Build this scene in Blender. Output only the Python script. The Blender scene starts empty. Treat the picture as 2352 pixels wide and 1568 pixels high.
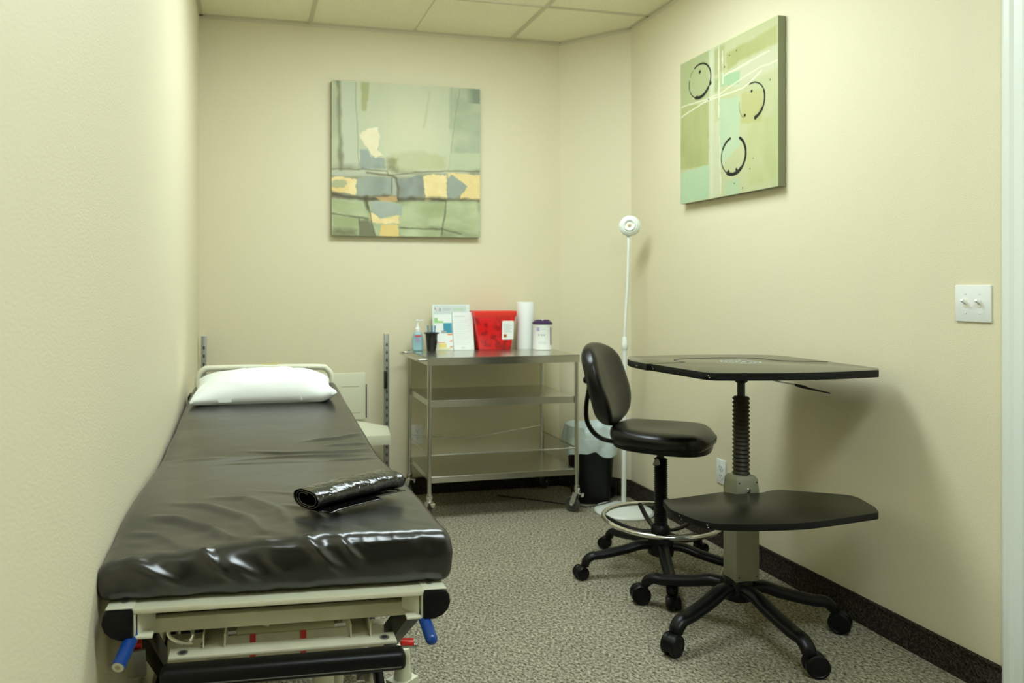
import bpy, bmesh, math, random
import numpy as np
from mathutils import Vector, Matrix
S = bpy.context.scene
C = S.collection
random.seed(7)
PI = math.pi

# ------------------------------------------------------------ camera / world / exposure
cam = bpy.data.cameras.new('camera'); camo = bpy.data.objects.new('camera', cam); C.objects.link(camo)
camo.location = (0, 0, 1.2356)
camo.rotation_euler = (PI/2, 0, -0.2241)
cam.sensor_width = 36; cam.lens = 1706/2352*36
cam.shift_x = (1176-951.4)/2352; cam.shift_y = -(784-656.3)/2352
cam.clip_start = 0.05; cam.clip_end = 50
cam.dof.use_dof = True; cam.dof.focus_distance = 1.95; cam.dof.aperture_fstop = 4.0
S.camera = camo
W = bpy.data.worlds.new('world'); S.world = W; W.use_nodes = True
W.node_tree.nodes['Background'].inputs[0].default_value = (.9, 1, .9, 1)
W.node_tree.nodes['Background'].inputs[1].default_value = 0.05
S.view_settings.view_transform = 'Standard'; S.view_settings.look = 'None'
S.view_settings.gamma = 1; S.view_settings.exposure = 0.0
LIGHT = (0.875, 1.0, 1.04)
# ceiling troffers: (x0, x1, y0, y1, strength)
TROFFERS = [(0.36, 1.59, 2.53, 3.14, 21.0), (0.36, 1.59, 0.1, 0.71, 19.0)]

# ------------------------------------------------------------ materials
def mat(name, col, rough=.5, metal=0, spec=.5, bump=None, noise=None, coat=0, trans=0, alpha=None, emit=None, sheen=0):
    m = bpy.data.materials.new(name); m.use_nodes = True
    nt = m.node_tree; b = nt.nodes['Principled BSDF']
    b.inputs['Base Color'].default_value = (*col, 1)
    b.inputs['Roughness'].default_value = rough
    b.inputs['Metallic'].default_value = metal
    b.inputs['Specular IOR Level'].default_value = spec
    b.inputs['Coat Weight'].default_value = coat
    b.inputs['Coat Roughness'].default_value = .1
    b.inputs['Transmission Weight'].default_value = trans
    if emit:
        b.inputs['Emission Color'].default_value = (*emit[0], 1); b.inputs['Emission Strength'].default_value = emit[1]
    tc = nt.nodes.new('ShaderNodeTexCoord')
    if noise:      # (scale, color2, contrast lo, hi)
        sc, c2, lo, hi = noise
        n = nt.nodes.new('ShaderNodeTexNoise'); n.inputs['Scale'].default_value = sc; n.inputs['Detail'].default_value = 4
        r = nt.nodes.new('ShaderNodeValToRGB'); r.color_ramp.elements[0].position = lo; r.color_ramp.elements[1].position = hi
        r.color_ramp.elements[0].color = (*col, 1); r.color_ramp.elements[1].color = (*c2, 1)
        nt.links.new(tc.outputs['Object'], n.inputs['Vector']); nt.links.new(n.outputs['Fac'], r.inputs['Fac'])
        nt.links.new(r.outputs['Color'], b.inputs['Base Color'])
    if bump:       # (scale, strength, distance[, detail])
        n = nt.nodes.new('ShaderNodeTexNoise'); n.inputs['Scale'].default_value = bump[0]
        n.inputs['Detail'].default_value = bump[3] if len(bump) > 3 else 3
        bp = nt.nodes.new('ShaderNodeBump'); bp.inputs['Strength'].default_value = bump[1]; bp.inputs['Distance'].default_value = bump[2]
        nt.links.new(tc.outputs['Object'], n.inputs['Vector']); nt.links.new(n.outputs['Fac'], bp.inputs['Height'])
        nt.links.new(bp.outputs['Normal'], b.inputs['Normal'])
    return m

M = {}
M['wall'] = mat('wall_paint', (.755, .695, .49), .62, bump=(230, .22, .004, 2), spec=.35)
M['white_paint'] = mat('white_paint', (.80, .84, .78), .35)
M['plastic_white'] = mat('white_plastic', (.82, .84, .80), .35)
M['cream'] = mat('cream_enamel', (.72, .72, .56), .38)
M['cream_dirty'] = mat('cream_worn_enamel', (.66, .64, .48), .42, noise=(14, (.56, .53, .38), .45, .75))
M['pale_cream'] = mat('pale_cream_plastic', (.70, .70, .52), .4)
M['black_pl'] = mat('black_plastic', (.0035, .004, .004), .33, spec=.25, bump=(900, .12, .001))
M['black_smooth'] = mat('black_smooth', (.004, .004, .004), .3, spec=.3)
M['black_rubber'] = mat('black_rubber', (.0035, .0035, .0035), .42, spec=.25)
M['vinyl'] = mat('black_vinyl', (.009, .009, .007), .28, spec=.95)
M['chair_vinyl'] = mat('chair_vinyl', (.006, .006, .005), .30, spec=.4)
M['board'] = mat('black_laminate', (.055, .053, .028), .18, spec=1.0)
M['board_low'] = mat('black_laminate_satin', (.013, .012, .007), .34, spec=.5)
M['board_edge'] = mat('black_edge_band', (.004, .004, .004), .45, spec=.25)
M['steel'] = mat('brushed_steel', (.64, .64, .58), .27, metal=1, bump=(300, .03, .0005))
M['chrome'] = mat('chrome', (.75, .76, .74), .14, metal=1)
M['grey_metal'] = mat('grey_enamel', (.27, .27, .19), .4, metal=.1)
M['post_grey'] = mat('galvanised_grey', (.35, .36, .33), .35, metal=.8)
M['dark_metal'] = mat('dark_metal', (.03, .03, .025), .35, metal=.6)
M['bellows'] = mat('olive_black_rubber', (.030, .028, .014), .42)
M['white_cloth'] = mat('white_cotton', (.84, .87, .84), .85, bump=(900, .15, .001))
M['bag'] = mat('shiny_black_film', (.008, .008, .007), .10, spec=.8, bump=(55, .5, .006, 6))
M['blue'] = mat('blue_rubber', (.004, .05, .27), .28)
M['red'] = mat('red_plastic', (.62, .02, .012), .35)
M['sharps'] = mat('red_clear_plastic', (.68, .008, .010), .3, noise=(26, (.36, .003, .006), .48, .62))
M['sharps_lid'] = mat('bright_red_lid', (.80, .035, .022), .35)
M['wheel_brown'] = mat('brown_rubber_tyre', (.20, .055, .025), .4)
M['rubber_grey'] = mat('grey_rubber_tyre', (.06, .06, .045), .5)
M['paper'] = mat('white_paper', (.82, .86, .82), .9)
M['gel'] = mat('blue_gel', (.42, .68, .72), .15, trans=.35)
M['purple'] = mat('purple_plastic', (.045, .010, .085), .4)
M['teal'] = mat('teal_ink', (.05, .30, .40), .6)
M['green_ink'] = mat('green_ink', (.35, .62, .22), .6)
M['yellow_ink'] = mat('yellow_ink', (.80, .68, .22), .6)
M['orange_ink'] = mat('orange_ink', (.80, .25, .05), .6)
M['grey_ink'] = mat('grey_ink', (.38, .42, .40), .7)
M['pale_ink'] = mat('pale_ink', (.62, .68, .66), .7)
M['header'] = mat('pale_green_card', (.70, .80, .76), .6)
M['red_ink'] = mat('red_ink', (.70, .07, .05), .6)
M['black_ink'] = mat('black_ink', (.02, .02, .02), .6)
M['lilac_ink'] = mat('lilac_ink', (.45, .38, .62), .6)
M['liner'] = mat('bin_liner_film', (.58, .68, .66), .3, bump=(30, .5, .01))
M['lamp_white'] = mat('lamp_white_enamel', (.80, .84, .78), .35)
M['bulb'] = mat('bulb_amber', (.75, .50, .25), .3)
M['logo'] = mat('logo_grey_white', (.45, .47, .38), .5)
M['pen'] = mat('blue_pen', (.03, .22, .45), .3)
M['smoke'] = mat('smoked_black_plastic', (.015, .015, .013), .2, trans=.0)
M['canvas_side'] = mat('canvas_side', (.22, .23, .14), .8)
M['canvas_side_green'] = mat('canvas_side_green', (.26, .28, .17), .8)
M['ceil_metal'] = mat('ceiling_grid_metal', (.66, .62, .45), .5)
M['cable'] = mat('black_cable', (.01, .01, .01), .4)
M['grey_cable'] = mat('grey_cable', (.12, .12, .10), .4)
M['diffuser'] = mat('light_diffuser', (.8, .8, .8), .5, emit=(LIGHT, TROFFERS[0][4]))
M['diffuser_near'] = mat('light_diffuser_near', (.8, .8, .8), .5, emit=(LIGHT, TROFFERS[1][4]))
M['olive_tube'] = mat('olive_cream_tube', (.42, .40, .24), .4)

def carpet_mat(name, cols, sc=100):
    m = bpy.data.materials.new(name); m.use_nodes = True; nt = m.node_tree; b = nt.nodes['Principled BSDF']
    b.inputs['Roughness'].default_value = .95; b.inputs['Specular IOR Level'].default_value = .1
    tc = nt.nodes.new('ShaderNodeTexCoord'); mp = nt.nodes.new('ShaderNodeMapping')
    mp.inputs['Rotation'].default_value = (0, 0, .6); mp.inputs['Scale'].default_value = (1, .8, 1)
    n = nt.nodes.new('ShaderNodeTexNoise'); n.inputs['Scale'].default_value = sc; n.inputs['Detail'].default_value = 5; n.inputs['Roughness'].default_value = .75
    r = nt.nodes.new('ShaderNodeValToRGB'); e = r.color_ramp.elements
    e[0].position = .36; e[0].color = (*cols[0], 1); e[1].position = .66; e[1].color = (*cols[2], 1)
    k = e.new(.50); k.color = (*cols[1], 1)
    n2 = nt.nodes.new('ShaderNodeTexNoise'); n2.inputs['Scale'].default_value = 3; n2.inputs['Detail'].default_value = 3
    mx = nt.nodes.new('ShaderNodeMix'); mx.data_type = 'RGBA'; mx.blend_type = 'MULTIPLY'; mx.inputs[0].default_value = .35
    r2 = nt.nodes.new('ShaderNodeValToRGB'); r2.color_ramp.elements[0].position = .35; r2.color_ramp.elements[1].position = .65
    r2.color_ramp.elements[0].color = (.7, .7, .7, 1)
    bp = nt.nodes.new('ShaderNodeBump'); bp.inputs['Strength'].default_value = .6; bp.inputs['Distance'].default_value = .008
    L = nt.links.new
    L(tc.outputs['Object'], mp.inputs['Vector']); L(mp.outputs['Vector'], n.inputs['Vector']); L(n.outputs['Fac'], r.inputs['Fac'])
    L(tc.outputs['Object'], n2.inputs['Vector']); L(n2.outputs['Fac'], r2.inputs['Fac'])
    L(r.outputs['Color'], mx.inputs[6]); L(r2.outputs['Color'], mx.inputs[7]); L(mx.outputs[2], b.inputs['Base Color'])
    L(n.outputs['Fac'], bp.inputs['Height']); L(bp.outputs['Normal'], b.inputs['Normal'])
    return m
M['carpet'] = carpet_mat('carpet_loop', [(.055, .048, .033), (.32, .295, .21), (.66, .62, .46)])
M['base_carpet'] = carpet_mat('carpet_base', [(.010, .008, .006), (.040, .034, .026), (.12, .10, .075)], 150)

def ceiling_mat():
    m = mat('ceiling_tile', (.78, .72, .50), .9, spec=.1, bump=(260, .25, .004, 5))
    nt = m.node_tree; b = nt.nodes['Principled BSDF']; L = nt.links.new
    tc = nt.nodes.new('ShaderNodeTexCoord')
    n = nt.nodes.new('ShaderNodeTexNoise'); n.inputs['Scale'].default_value = 190; n.inputs['Detail'].default_value = 2
    r = nt.nodes.new('ShaderNodeValToRGB'); r.color_ramp.elements[0].position = .30; r.color_ramp.elements[1].position = .42
    r.color_ramp.elements[0].color = (.70, .66, .44, 1); r.color_ramp.elements[1].color = (.93, .89, .68, 1)
    # water stain with its own shape
    mp = nt.nodes.new('ShaderNodeVectorMath'); mp.operation = 'DISTANCE'; mp.inputs[1].default_value = (1.50, 4.06, 0)
    n3 = nt.nodes.new('ShaderNodeTexNoise'); n3.inputs['Scale'].default_value = 14
    ad = nt.nodes.new('ShaderNodeMath'); ad.operation = 'MULTIPLY_ADD'; ad.inputs[1].default_value = .09
    r3 = nt.nodes.new('ShaderNodeValToRGB'); r3.color_ramp.elements[0].position = .07; r3.color_ramp.elements[1].position = .115
    r3.color_ramp.elements[0].color = (.9, .76, .58, 1); r3.color_ramp.elements[1].color = (1, 1, 1, 1)
    mx = nt.nodes.new('ShaderNodeMix'); mx.data_type = 'RGBA'; mx.blend_type = 'MULTIPLY'; mx.inputs[0].default_value = .6
    L(tc.outputs['Object'], n.inputs['Vector']); L(n.outputs['Fac'], r.inputs['Fac'])
    L(tc.outputs['Object'], mp.inputs[0]); L(tc.outputs['Object'], n3.inputs['Vector'])
    L(n3.outputs['Fac'], ad.inputs[0]); L(mp.outputs['Value'], ad.inputs[2]); L(ad.outputs[0], r3.inputs['Fac'])
    L(r.outputs['Color'], mx.inputs[6]); L(r3.outputs['Color'], mx.inputs[7]); L(mx.outputs[2], b.inputs['Base Color'])
    return m
M['ceiling'] = ceiling_mat()

# ------------------------------------------------------------ mesh helpers
def frame_for(d, up=Vector((0, 0, 1))):
    d = d.normalized()
    if abs(d.dot(up)) > .95: up = Vector((1, 0, 0))
    x = d.cross(up).normalized(); y = x.cross(d).normalized()
    return x, y
class MB:
    def __init__(s): s.v = []; s.f = []
    def add(s, vs, fs):
        o = len(s.v); s.v += [tuple(v) for v in vs]; s.f += [tuple(i+o for i in f) for f in fs]; return s
    def box(s, c, d, R=None):
        vs = []
        for z in (-.5, .5):
            for x, y in ((-.5, -.5), (.5, -.5), (.5, .5), (-.5, .5)):
                p = Vector((x*d[0], y*d[1], z*d[2]))
                if R is not None: p = R @ p
                vs.append(p+Vector(c))
        return s.add(vs, [(3, 2, 1, 0), (4, 5, 6, 7), (0, 1, 5, 4), (1, 2, 6, 5), (2, 3, 7, 6), (3, 0, 4, 7)])
    def bar(s, a, b, w, h, up=(0, 0, 1)):
        a = Vector(a); b = Vector(b); d = (b-a); x, y = frame_for(d, Vector(up))
        vs = []
        for p in (a, b):
            for i, j in ((-1, -1), (1, -1), (1, 1), (-1, 1)): vs.append(p+x*i*w/2+y*j*h/2)
        return s.add(vs, [(0, 1, 2, 3), (7, 6, 5, 4), (1, 0, 4, 5), (2, 1, 5, 6), (3, 2, 6, 7), (0, 3, 7, 4)])
    def tube(s, pts, r, n=14, cap=True, flat=None, closed=False, round_end=False):
        P = [Vector(p) for p in pts]
        if not isinstance(r, (list, tuple)): r = [r]*len(P)
        r = list(r)
        if round_end:
            d0 = (P[0]-P[1]).normalized(); d1 = (P[-1]-P[-2]).normalized(); a, b = r[0], r[-1]
            pre = [(P[0]+d0*a*k, a*q) for k, q in ((1, .05), (.92, .42), (.7, .72), (.38, .93))]
            post = [(P[-1]+d1*b*k, b*q) for k, q in ((.38, .93), (.7, .72), (.92, .42), (1, .05))]
            P = [p for p, _ in pre]+P+[p for p, _ in post]; r = [q for _, q in pre]+r+[q for _, q in post]
        m = len(P); vs = []; X = None
        for i, p in enumerate(P):
            if closed: d = P[(i+1) % m]-P[i-1]
            else: d = (P[min(i+1, m-1)]-P[max(i-1, 0)])
            d = d.normalized()
            if X is None: X, Y = frame_for(d)
            else:
                X = (X-d*X.dot(d))
                X = X.normalized(); Y = X.cross(d).normalized()
            fw, fh = (1, 1) if flat is None else (flat[i] if isinstance(flat, list) else flat)
            for k in range(n):
                t = 2*PI*k/n; vs.append(p+X*math.cos(t)*r[i]*fw+Y*math.sin(t)*r[i]*fh)
        fs = []
        for i in range(m if closed else m-1):
            for k in range(n):
                a = i*n+k; b = i*n+(k+1) % n; j = (i+1) % m
                fs.append((a, b, j*n+(k+1) % n, j*n+k))
        if cap and not closed: fs += [tuple(range(n))[::-1], tuple((m-1)*n+k for k in range(n))]
        return s.add(vs, fs)
    def lathe(s, prof, c=(0, 0, 0), n=32, axis=(0, 0, 1), close=True):
        x, y = frame_for(Vector(axis)); ax = Vector(axis).normalized(); c = Vector(c); vs = []
        for r, z in prof:
            for k in range(n):
                t = 2*PI*k/n; vs.append(c+ax*z+(x*math.cos(t)+y*math.sin(t))*max(r, 1e-5))
        fs = []; m = len(prof)
        for i in range(m-1):
            for k in range(n):
                fs.append((i*n+k, i*n+(k+1) % n, (i+1)*n+(k+1) % n, (i+1)*n+k))
        if close: fs += [tuple(range(n))[::-1], tuple((m-1)*n+k for k in range(n))]
        return s.add(vs, fs)
    def prism(s, poly, z0, z1, F=None):
        F = F or (lambda x, y, z: (x, y, z)); n = len(poly)
        vs = [F(x, y, z0) for x, y in poly]+[F(x, y, z1) for x, y in poly]
        fs = [tuple(range(n))[::-1], tuple(range(n, 2*n))]+[(i, (i+1) % n, n+(i+1) % n, n+i) for i in range(n)]
        return s.add(vs, fs)
def mesh_obj(name, mb, m, parent=None, loc=(0, 0, 0), rot=(0, 0, 0), bevel=0, smooth=35, seg=2):
    me = bpy.data.meshes.new(name); me.from_pydata([tuple(v) for v in mb.v], [], mb.f)
    bm = bmesh.new(); bm.from_mesh(me)
    bmesh.ops.recalc_face_normals(bm, faces=bm.faces)
    if bevel:
        ed = [e for e in bm.edges if len(e.link_faces) == 2 and e.calc_face_angle(0) > math.radians(28)]
        bmesh.ops.bevel(bm, geom=ed, offset=bevel, segments=seg, profile=.5, affect='EDGES', clamp_overlap=True)
    bm.to_mesh(me); bm.free()
    if smooth:
        for p in me.polygons: p.use_smooth = True
        me.set_sharp_from_angle(angle=math.radians(smooth))
    me.materials.append(m if not isinstance(m, str) else M[m])
    o = bpy.data.objects.new(name, me); C.objects.link(o)
    o.parent = parent; o.location = loc; o.rotation_euler = rot
    return o
def tag(o, label, cat, group=None):
    o['label'] = label; o['category'] = cat
    if group: o['group'] = group
    return o
def thing(name, label, cat, loc=(0, 0, 0), rz=0, group=None):
    o = bpy.data.objects.new(name, None); C.objects.link(o); o.location = loc; o.rotation_euler = (0, 0, rz)
    o.empty_display_size = .1
    return tag(o, label, cat, group)
def struct(name, mb, m, **k):
    o = mesh_obj(name, mb, m, **k); o['kind'] = 'structure'; return o
def copy_tree(o, parent=None):
    c = o.copy(); C.objects.link(c); c.parent = parent
    for ch in o.children: copy_tree(ch, c)
    return c
def relabel(o, t): o['label'] = t; return o
def spline(pts, n=8):      # catmull-rom
    P = [Vector(p) for p in pts]; P = [P[0]*2-P[1]]+P+[P[-1]*2-P[-2]]; out = []
    for i in range(1, len(P)-2):
        for k in range(n):
            t = k/n; a, b, c, d = P[i-1:i+3]
            out.append(.5*((2*b)+(c-a)*t+(2*a-5*b+4*c-d)*t*t+(3*b-a-3*c+d)*t**3))
    out.append(P[-2]); return out
def grid_box(size, R, res, warp=None):
    """rounded box as six stitched grids; warp(P, N) -> P on numpy arrays"""
    hx, hy, hz = [q/2 for q in size]; nx, ny, nz = res
    V = []; F = []
    def lin(h, n): return np.linspace(-h, h, n+1)
    for ax, sg in ((2, 1), (2, -1), (0, 1), (0, -1), (1, 1), (1, -1)):
        h = [hx, hy, hz]; n = [nx, ny, nz]; a, b = [(1, 2), (2, 0), (0, 1)][ax]
        A, B = np.meshgrid(lin(h[a], n[a]), lin(h[b], n[b]), indexing='ij')
        P = np.zeros(A.shape+(3,)); P[..., a] = A; P[..., b] = B; P[..., ax] = sg*h[ax]
        o = sum(len(v) for v in V); V.append(P.reshape(-1, 3)); na, nb = A.shape
        for i in range(na-1):
            for j in range(nb-1):
                q = (o+i*nb+j, o+(i+1)*nb+j, o+(i+1)*nb+j+1, o+i*nb+j+1); F.append(q if sg > 0 else q[::-1])
    P = np.concatenate(V)
    Rv = np.array(R if isinstance(R, (tuple, list)) else (R, R, R), float)
    hh = np.array([hx, hy, hz]); Q = np.clip(P, -(hh-Rv), hh-Rv); D = (P-Q)/Rv
    # map cube corner region to sphere
    L = np.linalg.norm(D, axis=1, keepdims=True); mxx = np.abs(D).max(axis=1, keepdims=True)
    N = np.where(L > 1e-9, D/np.maximum(L, 1e-9), 0)
    P2 = Q+N*Rv*np.where(L > 1e-9, mxx, 0)
    if warp is not None: P2 = warp(P2, N)
    # weld
    key = {}; idx = []; VV = []
    for i, p in enumerate(P):
        k = (round(p[0], 6), round(p[1], 6), round(p[2], 6))
        if k not in key: key[k] = len(VV); VV.append(tuple(P2[i]))
        idx.append(key[k])
    mb = MB(); mb.v = VV; mb.f = [tuple(idx[j] for j in f) for f in F]
    return mb
def vnoise(P, scale, seed=0):
    rs = np.random.RandomState(seed); T = rs.rand(32, 32, 32)
    Q = P*scale; I = np.floor(Q).astype(int); f = Q-I; f = f*f*(3-2*f); r = 0
    for dx in (0, 1):
        for dy in (0, 1):
            for dz in (0, 1):
                w = (f[:, 0] if dx else 1-f[:, 0])*(f[:, 1] if dy else 1-f[:, 1])*(f[:, 2] if dz else 1-f[:, 2])
                r = r+w*T[(I[:, 0]+dx) % 32, (I[:, 1]+dy) % 32, (I[:, 2]+dz) % 32]
    return r-.5
def ridge(P, pts, w, amp):
    """soft fold along a polyline; tapers at its ends"""
    best = np.full(len(P), 1e9); tt = np.zeros(len(P)); A = [np.array(p, float) for p in pts]; n = len(A)-1
    for i in range(n):
        a, b = A[i], A[i+1]; ab = b-a; t = np.clip(((P-a)@ab)/(ab@ab), 0, 1)
        d = np.linalg.norm(P-(a+t[:, None]*ab), axis=1); m = d < best; best[m] = d[m]; tt[m] = (i+t[m])/n
    return amp*np.exp(-(best/w)**2)*np.clip(np.sin(PI*np.clip(tt, 0.02, .98))*1.3, 0, 1)

# ------------------------------------------------------------ room shell
XL, YB, XR, H = -0.249, 4.2894, 2.2005, 2.743
XK, YK = 1.9011, 3.9496
YF = -2.4
def wall_piece(name, a, b, t=.1, h0=0, h1=H, m='wall'):
    a = Vector((*a, 0)); b = Vector((*b, 0)); d = (b-a).normalized(); n = Vector((d.y, -d.x, 0))   # outward = right of a->b
    mb = MB(); p = [a, b, b+n*t, a+n*t]
    mb.prism([(q.x, q.y) for q in p], h0, h1); return struct(name, mb, m, smooth=0)
wall_piece('wall_left', (XL, YB+.1), (XL, YF), .1).location = (0, 0, 0)
for o in [bpy.data.objects['wall_left']]:
    pass
wall_piece('wall_back', (XK, YB), (XL, YB))
wall_piece('wall_corner', (XR, YK), (XK, YB))
wall_piece('wall_right', (XR, 1.66), (XR, YK))
wall_piece('wall_front', (XL, YF), (XR+.1, YF))
mb = MB(); mb.prism([(XR, YF), (XR, .74), (XR+.1, .74), (XR+.1, YF)], 0, H); struct('wall_right_near', mb, 'wall', smooth=0)
mb = MB(); mb.prism([(XR, .74), (XR, 1.66), (XR+.1, 1.66), (XR+.1, .74)], 2.06, H); struct('wall_right_header', mb, 'wall', smooth=0)
mb = MB(); mb.box((XR+.06, 1.20, 1.03), (.04, .92, 2.06)); dr = struct('door_1', mb, 'white_paint', bevel=.003)
mb = MB()
for x_ in (.42, 1.42): mb.box((x_, YF+.025, 1.05), (.98, .05, 2.1))
struct('unseen_dark_panel', mb, mat('unseen_panel_brown', (.045, .025, .014), .4), bevel=.003)  # unseen dark panels added behind the camera to darken reflections
mb = MB(); mb.box((.95, .95, -.05), (2.9, 7.0, .1)); struct('floor', mb, 'carpet', smooth=0)
mb = MB(); mb.box((.95, .95, H+.05), (2.9, 7.0, .1)); struct('ceiling', mb, 'ceiling', smooth=0)
# ceiling grid
def trim(name, mb, m='ceil_metal', **k): return struct(name, mb, m, **k)
for i, x in enumerate((.364, 1.583)):
    mb = MB(); mb.box((x, (YB+YF)/2, H-.003), (.024, YB-YF, .008)); mb.box((x, (YB+YF)/2, H-.008), (.010, YB-YF, .006)); trim('trim_%d' % (i+1), mb)
mb = MB(); mb.box((.976, (YB+3.75)/2, H-.001), (.007, YB-3.75, .003)); mb.box((.976, YB-.03, H-.004), (.02, .03, .008)); trim('trim_3', mb)
k = 4
for y in (3.75, 3.14, 2.53, 1.92, 1.31, .71, .10, -.51, -1.12, -1.73):
    mb = MB(); mb.box(((XL+XR)/2, y, H-.003), (XR-XL, .018 if y == 3.75 else .024, .006)); trim('trim_%d' % k, mb); k += 1
def lstrip(a, b, w=.022, t=.004, z=H):
    a = Vector((*a, 0)); b = Vector((*b, 0)); d = (b-a).normalized(); n = Vector((-d.y, d.x, 0))
    mb = MB(); p = [a, b, b+n*w, a+n*w]; mb.prism([(q.x, q.y) for q in p], z-.006, z-.0005)
    p = [a, b, b+n*.002, a+n*.002]; mb.prism([(q.x, q.y) for q in p], z-.022, z-.006); return mb
for a, b in (((XK, YB), (XL, YB)), ((XR, YK), (XK, YB)), ((XR, YF), (XR, YK)), ((XL, YB), (XL, YF))):
    trim('trim_%d' % k, lstrip(a, b)); k += 1
# carpet base
def base(name, a, b):
    a = Vector((*a, 0)); b = Vector((*b, 0)); d = (b-a).normalized(); n = Vector((-d.y, d.x, 0))
    mb = MB(); p = [a, b, b+n*.009, a+n*.009]; mb.prism([(q.x, q.y) for q in p], 0, .094)
    p = [a, b, b+n*.012, a+n*.012]; mb.prism([(q.x, q.y) for q in p], .094, .102)
    struct(name, mb, 'base_carpet', smooth=0)
base('baseboard_back', (XK, YB), (XL, YB)); base('baseboard_corner', (XR, YK), (XK, YB))
base('baseboard_right', (XR, 1.76), (XR, YK)); base('baseboard_left', (XL, YB), (XL, YF))
# door casing, stepped profile
mb = MB(); prof = [(1.762, 0), (1.762, .010), (1.752, .016), (1.735, .017), (1.725, .013), (1.70, .013), (1.69, .020), (1.655, .020), (1.655, 0)]
mb.prism([(y, d) for y, d in prof], 0, 2.14, lambda y, d, z: (XR-d, y, z)); struct('trim_%d' % k, mb, 'white_paint', smooth=0); k += 1
mb = MB(); mb.prism([(y, d) for y, d in prof], 0, 2.14, lambda y, d, z: (XR-d, 2.40-y, z)); struct('trim_%d' % k, mb, 'white_paint', smooth=0)

# ------------------------------------------------------------ ceiling lights
for i, (x0, x1, y0, y1, st) in enumerate(TROFFERS):
    t = thing('ceiling_light', ['recessed fluorescent ceiling light above the black work table', 'recessed fluorescent ceiling light nearest the door'][i], 'ceiling light', ((x0+x1)/2, (y0+y1)/2, H))
    w, d = x1-x0, y1-y0
    mb = MB()
    for sx, sy, bx, by in ((0, d/2-.02, w, .04), (0, -d/2+.02, w, .04), (w/2-.02, 0, .04, d), (-w/2+.02, 0, .04, d)): mb.box((sx, sy, -.009), (bx, by, .012))
    mesh_obj('light_frame', mb, 'white_paint', t)
    mb = MB(); mb.box((0, 0, -.020), (w-.08, d-.08, .034)); mesh_obj('diffuser', mb, ['diffuser', 'diffuser_near'][i], t, bevel=.015)

# ------------------------------------------------------------ paintings
def color_mesh(name, img, size, F, parent, rough=.7, spec=.3, metal_mask=None):
    n = img.shape[0]-1
    me = bpy.data.meshes.new(name)
    vs = []; 
    for j in range(n+1):
        for i in range(n+1): vs.append(F(i/n*size, (1-j/n)*size))
    fs = [(j*(n+1)+i, (j+1)*(n+1)+i, (j+1)*(n+1)+i+1, j*(n+1)+i+1) for j in range(n) for i in range(n)]
    me.from_pydata(vs, [], fs)
    at = me.color_attributes.new('paint', 'FLOAT_COLOR', 'POINT')
    srgb = np.clip(img.reshape(-1, 3), 0, 1); lin = np.where(srgb <= .04045, srgb/12.92, ((srgb+.055)/1.055)**2.4)
    at.data.foreach_set('color', np.concatenate([lin, np.ones((len(lin), 1))], 1).astype(np.float32).ravel())
    m = bpy.data.materials.new(name+'_paint'); m.use_nodes = True; nt = m.node_tree; b = nt.nodes['Principled BSDF']
    a = nt.nodes.new('ShaderNodeVertexColor'); a.layer_name = 'paint'; nt.links.new(a.outputs['Color'], b.inputs['Base Color'])
    b.inputs['Roughness'].default_value = rough; b.inputs['Specular IOR Level'].default_value = spec
    me.materials.append(m)
    o = bpy.data.objects.new(name, me); C.objects.link(o); o.parent = parent; return o
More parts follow.
